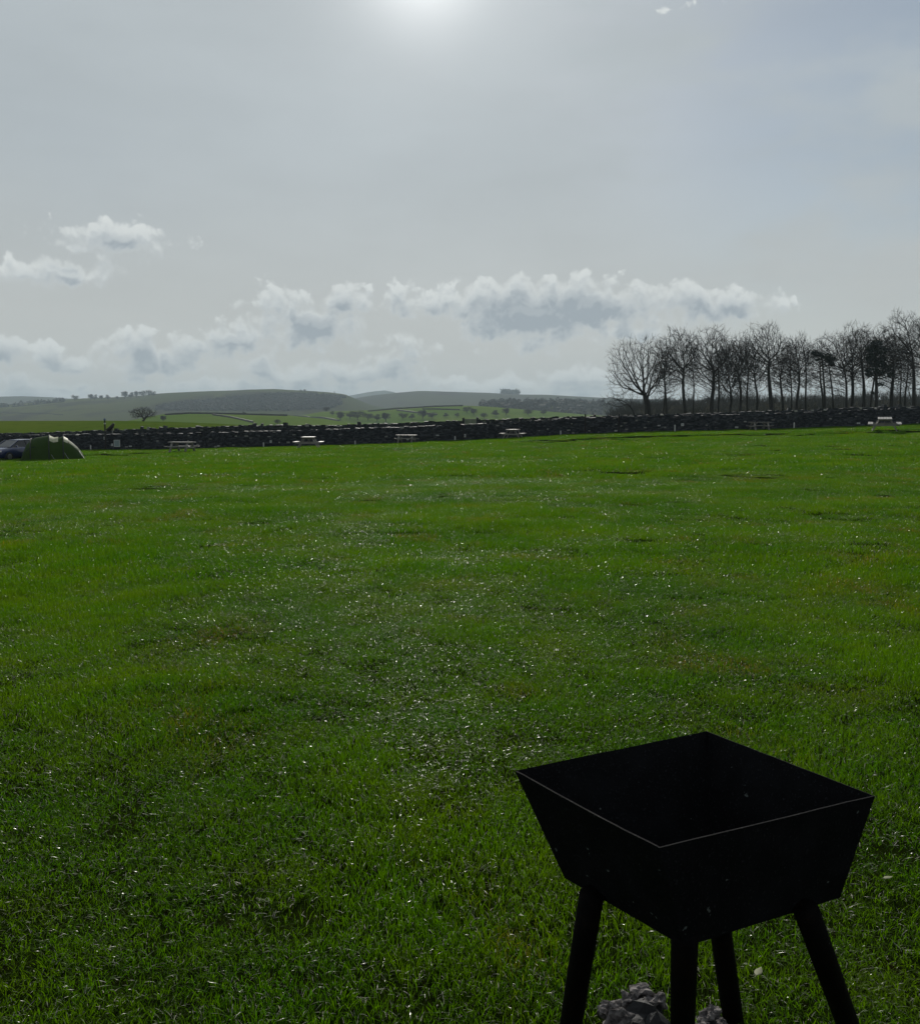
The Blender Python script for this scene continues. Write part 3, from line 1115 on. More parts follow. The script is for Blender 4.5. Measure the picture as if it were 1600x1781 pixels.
pb = plant(1435, 714, 125)
pine(pb, at(1430, 618, 125), 0, [(1424, 616, 9, 4, 300), (1434, 619, 10, 5, 350), (1444, 622, 7, 3, 200), (1450, 624, 4, 2.5, 110), (1419, 612, 5, 2.5, 120), (1438, 627, 5, 2.5, 100), (1446, 631, 4, 2, 70), (1421, 626, 4, 2, 70)],
     'slim dark pine with a small flat-topped crown at the gap in the row', 501, 5)
pb = plant(1450, 714, 126)
pine(pb, at(1442, 630, 126), 0, [(1440, 629, 5, 2.5, 120), (1447, 634, 5, 2, 90), (1445, 626, 4, 2, 70)],
     'thinner pine stem beside the flat-topped pine', 502, 4)
pb = plant(1524, 712, 124)
pine(pb, at(1522, 600, 124), 0, [(1524, 597, 10, 7, 420), (1516, 607, 11, 8, 480), (1530, 610, 11, 8, 480), (1512, 622, 9, 8, 380), (1524, 630, 13, 9, 620), (1537, 626, 9, 9, 420), (1520, 645, 14, 6, 480), (1542, 640, 8, 8, 330), (1548, 652, 7, 4, 180), (1512, 652, 8, 3.5, 160), (1533, 650, 8, 5, 220), (1530, 668, 8, 3, 110), (1524, 682, 8, 3, 90)],
     'dark dense pine, the bulkiest evergreen near the right of the row', 503, 7)


# thicket on the bank behind the row: one uncountable mass of brush
def thicket(name, label, hill, n, pxr, Yr, hgt, seed, mat):
    rnd = np.random.default_rng(seed)
    mb = MB()
    for i in range(n):
        px = rnd.uniform(*pxr)
        Y = rnd.uniform(*Yr)
        x = at(px, 715, Y)[0]
        z = max(float(hill.z(x, Y)), float(z_pasture(x, Y)))
        H = hgt * rnd.uniform(0.45, 1.15) * (0.35 + 1.3 * (vnoise(np.array(x), np.array(Y), 9.0, 41) + 0.5))
        for j in range(9):
            a = rnd.uniform(0, 6.28)
            sp = rnd.uniform(0.1, 0.75) * H
            tip = np.array([x + math.cos(a) * sp, Y + math.sin(a) * sp, z + H * rnd.uniform(0.6, 1.0)])
            b = np.array([x + rnd.normal(0, .15), Y + rnd.normal(0, .15), z - 0.1])
            mid = (b + tip) / 2 + rnd.normal(0, 0.15, 3)
            w = rnd.uniform(0.03, 0.07)
            mb.add([b + (w, 0, 0), b - (w, 0, 0), mid - (w * .7, 0, 0), mid + (w * .7, 0, 0), tip], [(0, 1, 2, 3), (3, 2, 4)], float(rnd.random()))
            for q in range(3):
                t_ = rnd.uniform(.4, 1)
                s0 = mid + (tip - mid) * t_
                e = s0 + np.array([rnd.normal(0, .35), rnd.normal(0, .35), rnd.uniform(0, .5)]) * H * 0.35
                mb.add([s0 + (.03, 0, 0), s0 - (.03, 0, 0), e], [(0, 1, 2)], float(rnd.random()))
    o = mb.build(name, mat)
    return tag(o, label, 'undergrowth', kind='stuff')


thicket('thicket', 'dark brush and saplings covering the bank behind the bare trees', h_b, 1500, (1060, 1720), (215, 300), 2.9, 61, M_WOODLAND)
thicket('undergrowth', 'low scrub among the trunks of the tree row', h_b, 420, (1085, 1720), (128, 190), 1.5, 62, M_WOODLAND)


# far trees: clumpy ragged crown and trunk, sharing a few meshes
def far_tree_meshes(seed, round_=1.0):
    rnd = np.random.default_rng(seed)
    tr = MB().tube([(0, 0, -0.3), (0.05, 0, 2.5), (0.0, 0, 5.5)], [0.35, 0.28, 0.15], 5)
    cr = MB()
    for c in range(15):
        a = rnd.uniform(0, 6.28)
        rr = rnd.uniform(0.5, 2.9) * round_
        cen = np.array([math.cos(a) * rr, math.sin(a) * rr, rnd.uniform(3.4, 7.6)])
        tr.tube([(0, 0, rnd.uniform(1.5, 3.5)), cen * 0.6 + np.array([0, 0, .6]), cen], [0.14, 0.09, 0.04], 3, cap=False)
        needle_clump(cr, cen, (1.9 * round_, 1.9 * round_, 1.5), 60, rnd, 0.62)
    return tr, cr


FAR = []
for s_, rd in ((1, 1.0), (2, 1.25), (3, 0.8)):
    FAR.append(far_tree_meshes(s_, rd))
FAR_SRC = {}
M_FARTWIG = mat_leafy('far_twigs', (0.022, 0.022, 0.018), (0.045, 0.042, 0.030), 0.9)


def far_tree(p, h, kind, label, group=None, wide=1.0):
    root = empty('distant_tree', p, label, 'tree', group, rz=random.uniform(0, 6))
    s_ = h / 9.0
    root.scale = (s_ * wide, s_ * wide, s_)
    if kind not in FAR_SRC:
        a = FAR[kind][0].build('trunk', M_BARK, root)
        b = FAR[kind][1].build('crown', M_FARTWIG, root)
        FAR_SRC[kind] = (a, b)
    else:
        for o in FAR_SRC[kind]:
            c = o.copy()
            COL.objects.link(c)
            c.parent = root
    return root


SKY_TREES = [
    (130, 696, 8, 1, 'round lone tree, leftmost on the crest of the moorland ridge'),
    (158, 695, 9, 2, 'left tree of the paired trees on the ridge crest'),
    (165, 695, 8, 0, 'right tree of the paired trees on the ridge crest'),
    (176, 694.5, 7, 2, 'small tree alone just right of the pair on the ridge crest'),
    (188, 694, 7, 0, 'small ragged tree midway along the ridge-crest trees'),
    (204, 693.5, 5, 2, 'tiny bush-like tree in the gap of the ridge-crest trees'),
    (217, 692.5, 11, 2, 'tall narrow tree on the ridge crest left of the copse'),
    (228, 692, 9, 0, 'middle tree between the narrow tree and the ridge copse'),
    (238, 691, 10, 2, 'tree touching the left side of the ridge copse'),
    (250, 689.5, 9, 1, 'broad tree on the left of the ridge copse'),
    (259, 688.5, 9, 1, 'broad tree in the middle of the ridge copse'),
    (267, 688, 7, 0, 'low tree closing the right end of the ridge copse'),
    (524, 681, 4, 0, 'tiny tree, left of two, on the smooth top of the moorland ridge'),
    (530, 681, 4.5, 2, 'tiny tree, right of two, on the smooth top of the moorland ridge'),
]
for (px, py, h, kd, lb) in SKY_TREES:
    p = h_1.hit(px, py + 1.0)
    far_tree(p - np.array([0, 0, 0.5]), h * 2.0 * (p[1] / 2400), kd, lb, 'trees on the ridge crest', wide=1.15)

MID_TREES = [  # px, base py, height px, hill, kind, label
    (284, 732, 11, h_m1, 2, 'thin small tree right of the round spreading tree on the crest'),
    (483, 737, 9, h_m1, 1, 'low round bush tree just above the near wall, left of centre'),
    (503, 723, 5, h_m2, 2, 'tiny tree at the corner of the green meadow walls'),
    (425, 719, 6, h_m1, 0, 'small tree on the top edge of the green meadow'),
    (568, 716, 9, h_m2, 1, 'hazy tree at the upper left of the walled fields'),
    (578, 722, 8, h_m2, 0, 'hazy low tree under the upper left tree of the walled fields'),
    (592, 731, 17, h_m2, 2, 'tall dark hazy tree, leftmost of the valley trees above the wall'),
    (609, 728, 14, h_m2, 0, 'hazy tree second from the left of the valley trees'),
    (622, 730, 17, h_m2, 1, 'broad hazy tree in the thickest of the valley trees'),
    (640, 731, 14, h_m2, 1, 'broad low tree right in the valley clump'),
    (656, 732, 13, h_m2, 0, 'rounded tree on the right of the valley clump'),
    (671, 733, 17, h_m2, 2, 'upright tree closing the valley clump at its right'),
    (700, 729, 12, h_m2, 1, 'broad grey tree alone in the pale green field'),
    (716, 729, 10, h_m2, 0, 'grey tree right of the broad grey one in the pale field'),
    (735, 728, 17, h_m2, 2, 'tallest grey tree in the pale green field'),
    (752, 728, 12, h_m2, 1, 'rounded grey tree right of the tallest in the pale field'),
    (775, 726, 9, h_m2, 0, 'low grey tree left of the gate gap'),
    (795, 725, 8, h_m2, 0, 'low grey tree nearest the left side of the gate gap'),
    (812, 718, 12, h_m2, 1, 'broad tree above the gate gap'),
    (824, 722, 13, h_m2, 2, 'dark tree above the right side of the gate gap'),
    (842, 727, 10, h_m2, 1, 'dark bushy tree right of the gate gap'),
    (862, 724, 12, h_m2, 0, 'hazy tree second right of the gate gap'),
    (880, 722, 14, h_m2, 2, 'tall hazy tree third right of the gate gap'),
    (918, 722, 12, h_m2, 1, 'broad hazy tree standing before the valley wood'),
    (945, 721, 10, h_m2, 0, 'small hazy tree standing before the valley wood'),
]
for (px, py, hp, hl, kd, lb) in MID_TREES:
    p = hl.hit(px, py)
    far_tree(p - np.array([0, 0, 0.3]), hp * p[1] / 1600.0, kd, lb, 'trees scattered in the valley', wide=1.4)


def far_wood(name, label, hill, quad, n, h, seed):
    """one mass of far woodland: many ragged crowns"""
    rnd = np.random.default_rng(seed)
    mb = MB()
    (pl, pr), Ya, Yb, keep = quad
    cnt = tries = 0
    while cnt < n and tries < n * 30:
        tries += 1
        Y = rnd.uniform(Ya, Yb)
        px = rnd.uniform(pl, pr)
        x = (px - 800) / 1600 * Y
        z = float(hill.z(x, Y))
        py = 730 - (z - CAM[2]) / Y * 1600
        if not keep(px, py, float(vnoise(np.array(x), np.array(Y), 120.0, seed))):
            continue
        H = h * rnd.uniform(0.5, 1.2)
        w = H * rnd.uniform(0.35, 0.6)
        if rnd.random() < 0.5:
            needle_clump(mb, (x, Y, z + H * .5), (w, w, H * .5), 26, rnd, H * .3)
        else:
            mb.lump((x, Y, z + H * 0.4), (w, w, H * 0.5), rnd.uniform(0, 99), 1, 0.9, float(rnd.random()))
        cnt += 1
    o = mb.build(name, M_WOODLAND)
    return tag(o, label, 'wood', kind='stuff')


wl_top = lambda px: np.interp(px, [280, 330, 400, 480, 540, 600, 615], [707, 698, 691, 686.5, 684.5, 689, 696])
wl_bot = lambda px: np.interp(px, [280, 400, 500, 615], [714, 715, 716, 712])
far_wood('woodland', 'dark woodland covering the slope of the moorland ridge', h_1, ((275, 615), 1300, 2390, lambda px, py, v: px < 598 + 45 * v and wl_top(px) + 9 * v < py < wl_bot(px) + 5 * v), 4600, 5, 5)
far_wood('woodland', 'hazy valley wood below the long ridge on the right', h_m3, ((835, 1300), 1000, 1560, lambda px, py, v: v > -0.22 and py < 724), 1300, 8, 6)
far_wood('plantation', 'small dark plantation like a block on the skyline of the long ridge', h_r, ((871, 901), 3100, 3195, lambda px, py, v: True), 130, 15, 8)
far_wood('hedge_trees', 'thin line of hedge trees along the left foot of the ridge', h_1, ((-40, 118), 1750, 2100, lambda px, py, v: abs(py - np.interp(px, [-40, 20, 118], [709, 708, 699])) < 1.0), 70, 9, 9)


# field walls and hedges on the far slopes
def field_wall(hill, pix, label, h=1.3):
    mb = MB()
    pts = [hill.hit(*p) for p in pix]
    dense = []
    for a, b in zip(pts[:-1], pts[1:]):
        for t in np.linspace(0, 1, 8, endpoint=False):
            q = a + (b - a) * t
            dense.append(np.array([q[0], q[1], float(hill.z(q[0], q[1]))]))
    dense.append(pts[-1])
    c0 = dense[0]
    root = empty('field_wall', c0, label, 'field wall')
    for a, b in zip(dense[:-1], dense[1:]):
        h_ = h * .62
        mb.bar(a - c0 + (0, 0, h_ / 2 - .3), b - c0 + (0, 0, h_ / 2 - .3), 0.7, h_ + .6 + random.uniform(-.2, .2))
    mb.build('stonework', M_FIELDWALL, root)


field_wall(h_m1, [(287, 722), (330, 719.5), (400, 720.5), (500, 723.5)], 'dark wall along the top edge of the green meadow', 1.5)
field_wall(h_m1, [(370, 722), (400, 726), (440, 735)], 'dark wall running down the left of the green meadow', 1.3)
field_wall(h_m2, [(500, 723), (540, 727), (590, 733)], 'dark wall slanting down between meadow and valley trees', 2.2)
field_wall(h_m2, [(640, 716), (700, 711), (760, 707.5), (805, 706.5)], 'dark wall along the top of the pale walled fields', 2.2)
field_wall(h_m2, [(690, 714), (720, 718), (760, 722)], 'dark wall slanting across the middle of the pale walled fields', 2.0)
field_wall(h_m2, [(735, 712), (800, 713.5)], 'short dark wall crossing the right of the pale walled fields', 2.0)
field_wall(h_1, [(-10, 717), (40, 719), (110, 722)], 'faint long wall low on the left flank of the moorland ridge', 2.0)
field_wall(h_1, [(20, 708), (60, 704), (110, 699)], 'faint wall climbing the left flank of the moorland ridge', 2.5)


# ------------------------------------------------------------------ campsite things
def hit_camp(px, py):
    d = pix_dir(px, py)
    for Y in np.linspace(20, 69.4, 1500):
        p = CAM + d * (Y / d[1])
        g = float(z_camp(p[0], p[1]))
        if p[2] <= g:
            return np.array([p[0], p[1], g])
    p = CAM + d * (69.2 / d[1])
    return np.array([p[0], p[1], float(z_camp(p[0], p[1]))])


def stand(px, Y):
    x = at(px, 760, Y)[0]
    return np.array([x, Y, float(z_camp(x, Y))])


def copy_tree(o, parent=None):
    c = o.copy()
    COL.objects.link(c)
    if parent is not None:
        c.parent = parent
    for ch in list(o.children):
        copy_tree(ch, c)
    return c


def make_table():
    """A-frame picnic table, length along local x"""
    root = empty('picnic_table', (0, 0, 0), 'table', 'picnic table', 'picnic tables along the wall')
    L = 1.75
    for k in range(5):
        MB().box((0, (k - 2) * 0.155, 0.735), (L, 0.142, 0.045), random.random()).build('top_plank', M_WOOD, root, bevel=0.004)
    for s in (-1, 1):
        for k in range(2):
            MB().box((0, s * (0.70 + k * 0.14), 0.44), (L, 0.13, 0.045), random.random()).build('seat_plank', M_WOOD, root, bevel=0.004)
    for e in (-1, 1):
        x = e * (L / 2 - 0.28)
        for s in (-1, 1):
            MB().bar((x, s * 0.68, 0.0), (x, s * 0.26, 0.71), 0.055, 0.14, up=(1, 0, 0), tint=.6).build('leg', M_WOOD, root)
        MB().box((x + e * 0.046, 0, 0.372), (0.045, 1.56, 0.09), 0.6).build('seat_bearer', M_WOOD, root)
        MB().box((x + e * 0.046, 0, 0.668), (0.045, 0.70, 0.085), 0.6).build('top_bearer', M_WOOD, root)
        MB().bar((x - e * .03, 0, 0.40), (x - e * 0.40, 0, 0.70), 0.06, 0.045, up=(0, 1, 0), tint=.6).build('brace', M_WOOD, root)
    return root


TABLES = [
    (317, 787.0, R(-14), 0.92, 'grey picnic table seen side-on, nearest the green tent'),
    (537, 780.5, R(94), 1.06, 'picnic table with bright top and seats, second from the left'),
    (707, 769.0, R(-12), 0.86, 'dim picnic table close against the wall, left of the gate gap'),
    (892, 763.5, R(74), 0.95, 'small A-frame picnic table right of the gate gap'),
    (1321, 747.5, R(4), 0.86, 'dim picnic table side-on against the wall below the bare trees'),
    (1538, 749.0, R(66), 1.1, 'large picnic table end-on with bright top, at far right'),
]
proto = make_table()
for i, (px, py, rz, sc, lb) in enumerate(TABLES):
    o = proto if i == 0 else copy_tree(proto)
    p = hit_camp(px, py)
    p[1] = min(p[1], WALL_Y - 1.6)
    p = np.array([at(px, py, p[1])[0], p[1], 0])
    p[2] = float(z_camp(p[0], p[1])) - 0.01
    o.location = p
    o.rotation_euler.z = rz
    o.scale = (sc, sc, sc)
    if i == 5:                      # stands on the slope that rises to the wall
        o.rotation_euler.y = R(-4.0 if i == 5 else -2.5)
        o.location.z += 0.01
    o['label'] = lb


# marker stakes and number plates
def stake(px, py, label, h):
    p = hit_camp(px, py)
    p[1] = min(p[1], WALL_Y - 0.9)
    p[2] = float(z_camp(p[0], p[1]))
    root = empty('marker_stake', p, label, 'marker stake', 'white pitch marker stakes')
    MB().box((0, 0, h / 2 - .05), (0.085, 0.04, h + .1)).add([(-.0425, -.02, h), (.0425, -.02, h), (.0425, .02, h), (-.0425, .02, h), (0, 0, h + .06)], [(0, 1, 4), (1, 2, 4), (2, 3, 4), (3, 0, 4)]).build('stake', M_WHITE, root)


for px, py, h, lb in ((158, 783.5, 0.36, 'white marker stake between the green tent and the notice panel'),
                      (459, 777.5, 0.34, 'white marker stake left of the bright-topped picnic table'),
                      (618, 773, 0.30, 'white marker stake between the second and third picnic tables'),
                      (791.5, 767, 0.36, 'white marker stake just left of the gate gap'),
                      (975, 757.5, 0.34, 'white marker stake right of the small A-frame table'),
                      (1173, 749.5, 0.5, 'tall white marker stake below the swept bare tree'),
                      (1380, 744.5, 0.46, 'white marker stake right of the dim table under the trees')):
    stake(px, py, lb, h)


def wall_plate(px, py, w, h, label, dz=0.0):
    p = at(px, py, WALL_Y - 0.36)
    root = empty('number_plate', p, label, 'number plate', 'white pitch number plates on the wall')
    MB().box((0, 0, 0), (w, 0.02, h), rot=None).build('plate', M_WHITE, root, bevel=0.004)
    MB().box((0, -0.0125, 0), (w * 0.5, 0.004, h * 0.34)).build('numeral_block', M_GREYINK, root)
    MB().bar((0, 0.01, 0), (0, 0.16, 0), 0.03, 0.03).build('fixing', M_DARKWOOD, root)


M_GREYINK = mat_simple('grey_ink', (0.30, 0.32, 0.34), (0.36, 0.38, 0.40), 30, 0.6)
for px, py, w, h, lb in ((227, 776, .20, .09, 'small white plate low on the wall right of the notice panel'),
                         (181.5, 762, .10, .22, 'upright white plate beside the tall post'),
                         (195, 773.5, .15, .18, 'white plate just left of the notice panel'),
                         (380, 775.5, .18, .10, 'small white plate right of the side-on picnic table'),
                         (471, 768, .15, .18, 'pale plate on the wall left of the bright-topped table'),
                         (709, 764.5, .18, .09, 'small white plate behind the dim table left of the gate gap'),
                         (761, 757, .22, .08, 'long pale plate midway up the wall left of the gate gap'),
                         (808, 757.5, .19, .24, 'pale blue-white plate directly below the gate gap'),
                         (1071, 749, .21, .11, 'small white plate low on the wall below the left end of the trees'),
                         (1146, 740, .21, .08, 'flat pale plate on the wall below the stout forked tree'),
                         (1187, 738.5, .21, .20, 'square pale plate on the wall right of the tall stake'),
                         (1281, 743, .24, .11, 'small white plate left of the dim table under the trees'),
                         (1493, 736, .25, .11, 'small white plate left of the large end-on table')):
    wall_plate(px, py, w, h, lb)


def notice():
    p = at(203.5, 771, WALL_Y - 0.42)
    root = empty('notice_panel', p, 'pale blue-green notice panel in a white frame on the wall', 'notice board')
    w, h = 0.46, 0.52
    mp = mat_simple('pale_notice', (0.30, 0.42, 0.42), (0.36, 0.47, 0.46), 6, 0.5)
    MB().box((0, 0, 0), (w - .08, 0.02, h - .08)).build('panel', mp, root)
    for s in (-1, 1):
        MB().box((s * (w / 2 - .02), -0.004, 0), (0.045, 0.035, h)).build('frame_side', M_WHITE, root)
        MB().box((0, -0.004, s * (h / 2 - .02)), (w - .09, 0.033, 0.045)).build('frame_rail', M_WHITE, root)
    for k in range(2):
        MB().box((-.07 + .14 * k, -0.0125, 0.0), (0.05, 0.004, h * 0.6)).build('print_block', M_GREYINK, root)
    MB().box((0, 0.09, -0.05), (0.08, 0.14, h * .7)).build('batten', M_DARKWOOD, root)


notice()


def posts():
    # tall post with pale band and blue cap
    p = np.array([at(184, 783, WALL_Y - 0.55)[0], WALL_Y - 0.55, 0])
    p[2] = float(z_camp(p[0], p[1])) - .1
    H = at(184, 731, WALL_Y - .55)[2] - p[2]
    root = empty('tall_post', p, 'tall thin dark post with a pale band, standing above the wall at left', 'post')
    MB().tube([(0, 0, 0), (0.01, 0, H * .5), (0, 0, H)], [0.065, 0.06, 0.055], 8).build('pole', M_DARKWOOD, root)
    zb = at(184, 736.5, WALL_Y - .55)[2] - p[2]
    MB().tube([(0, 0, zb - .05), (0, 0, zb + .05)], [0.075, 0.075], 8).build('band', M_WHITE, root)
    mb_ = mat_simple('blue_cap', (0.10, 0.16, 0.30), (0.14, 0.20, 0.34), 10, 0.5)
    MB().tube([(0, 0, H), (0, 0, H + .10), (0, 0, H + .16)], [0.085, 0.085, 0.03], 8).build('cap', mb_, root)
    # crooked stub by the stile
    p = at(196, 751, WALL_Y - 0.1)
    root = empty('crooked_stub', p, 'dark crooked stump leaning over the wall top right of the tall post', 'stump')
    q = lambda px, py: at(px, py, WALL_Y - .1) - p
    MB().tube([q(186, 748.5), q(191, 745.5), q(195, 741.5), q(197.2, 737.5), q(198.2, 736.2)], [0.12, 0.16, 0.15, 0.10, 0.05], 8).build('limb', M_DARKWOOD, root, smooth=True)
    MB().tube([q(196.4, 740), q(196, 748), q(195.2, 757)], [0.05, 0.05, 0.045], 6).build('stake', M_WOOD, root)
    # two thin posts by the wall on the right
    for px, top, bot, lb in ((1017.5, 721, 755, 'dark thin post standing against the wall, left of the tree row'), (1075.8, 719, 752, 'short dark post showing above the wall beneath the leaning thorn'),
                             (806, 745, 765, 'thin faint post against the wall under the left gate stoop')):
        pp = np.array([at(px, bot, WALL_Y - .5)[0], WALL_Y - .5, 0])
        pp[2] = float(z_camp(pp[0], pp[1])) - .1
        H = at(px, top, WALL_Y - .5)[2] - pp[2]
        root = empty('fence_post', pp, lb, 'post')
        MB().box((0, 0, H / 2), (0.10, 0.09, H), jit=0.04).build('shaft', M_DARKWOOD, root)
        MB().add([(-.05, -.045, H), (.05, -.045, H), (.05, .045, H), (-.05, .045, H), (0, 0, H + .05)], [(0, 1, 4), (1, 2, 4), (2, 3, 4), (3, 0, 4)]).build('point', M_DARKWOOD, root)


posts()


# ------------------------------------------------------------------ tent
def tent():
    Y = 53.0
    base = stand(90, Y)
    ang = R(21)
    root = empty('tent', base, 'dark green tunnel tent with pale roof windows, pitched beside the car', 'tent', rz=ang)
    s = Y / 1600
    m_green = mat_simple('green_nylon', (0.032, 0.072, 0.016), (0.042, 0.094, 0.020), 5, 0.6, 0.15, bump=0.03)
    # make fabric let some light through
    nt = m_green.node_tree
    pr = next(q for q in nt.nodes if q.type == 'BSDF_PRINCIPLED')
    tl = nt.nodes.new('ShaderNodeBsdfTranslucent')
    tl.inputs[0].default_value = (0.17, 0.25, 0.03, 1)
    mx = nt.nodes.new('ShaderNodeMixShader')
    mx.inputs[0].default_value = 0.50
    nt.links.new(pr.outputs[0], mx.inputs[1])
    nt.links.new(tl.outputs[0], mx.inputs[2])
    nt.links.new(mx.outputs[0], next(q for q in nt.nodes if q.type == 'OUTPUT_MATERIAL').inputs[0])
    m_pale = mat_simple('pale_fabric', (0.42, 0.43, 0.28), (0.52, 0.52, 0.36), 8, 0.6, 0.2)
    m_dark = mat_simple('dark_seam', (0.018, 0.026, 0.014), (0.028, 0.036, 0.018), 20, 0.6)
    # sections along local x: (x, half width, height)
    secs = [(-1.62, 1.00, 0.05), (-1.50, 1.08, 0.52), (-1.32, 1.14, 0.96), (-1.08, 1.18, 1.25), (-0.80, 1.20, 1.36), (-0.46, 1.20, 1.40), (-0.12, 1.20, 1.43),
            (0.12, 1.16, 1.37), (0.36, 1.12, 1.34), (0.62, 1.08, 1.37), (0.86, 1.00, 1.22), (1.10, 0.90, 1.04), (1.34, 0.78, 0.80), (1.54, 0.66, 0.50), (1.72, 0.54, 0.05)]
    na = 22

    def ring(x, w, h, k=1.0):
        out_ = []
        for i in range(na + 1):
            a = math.pi * i / na
            c, sn = math.cos(a), math.sin(a)
            yy = -w * math.copysign(abs(c) ** 0.78, c) * k
            zz = h * sn ** 0.85 * k
            zz = max(zz, 0.0)
            out_.append((x, yy, zz))
        return out_

    def shell(i0, i1, name, mat, j0=0, j1=na, off=1.0):
        mb = MB()
        b = []
        for q in range(i0, i1 + 1):
            rr = ring(*secs[q], k=off)
            sag = 0.06 * math.sin((q - i0) / max(1, (i1 - i0)) * math.pi)
            b.append([(x, y, z - sag if z > .3 else z) for (x, y, z) in rr[j0:j1 + 1]])
        vs = [p for r_ in b for p in r_]
        m_ = j1 - j0 + 1
        fs = [(r_ * m_ + c, r_ * m_ + c + 1, (r_ + 1) * m_ + c + 1, (r_ + 1) * m_ + c) for r_ in range(len(b) - 1) for c in range(m_ - 1)]
        mb.add(vs, fs)
        return mb.build(name, mat, root, smooth=True)
    shell(0, 6, 'front_dome', m_green)
    shell(6, 9, 'middle_bay', m_green)
    shell(9, 14, 'rear_bay', m_green)
    # hoop sleeves
    for q in (3, 6, 9):
        MB().tube(ring(*secs[q], k=1.006), [0.034] * (na + 1), 5).build('hoop_sleeve', m_dark, root)
    # roof windows
    shell(6, 8, 'roof_window', m_pale, 6, 10, 1.014)
    shell(9, 10, 'roof_window', m_pale, 6, 10, 1.018)
    # door seam on the dome and mud skirt
    mb = MB()
    pts = [ring(*secs[q], k=1.008)[4] for q in (1, 2, 3, 4)]
    mb.tube(pts, [0.012] * 4, 4)
    mb.build('zip', m_dark, root)
    sk = MB()
    for q in range(len(secs) - 1):
        a, b = secs[q], secs[q + 1]
        sk.bar((a[0], -a[1] - .02, 0.03), (b[0], -b[1] - .02, 0.03), 0.03, 0.09)
    sk.build('mud_skirt', m_dark, root)
    for sy, sx in ((-1, 1.45), (-1, 0.62), (1, 1.45), (-1, -0.12)):
        w = 0.9
        g = MB().tube([(sx, sy * w, 0.55), (sx + 0.35, sy * (w + 0.75), 0.0)], [0.006, 0.006], 4)
        g.build('guy_line', M_WHITE, root)


tent()


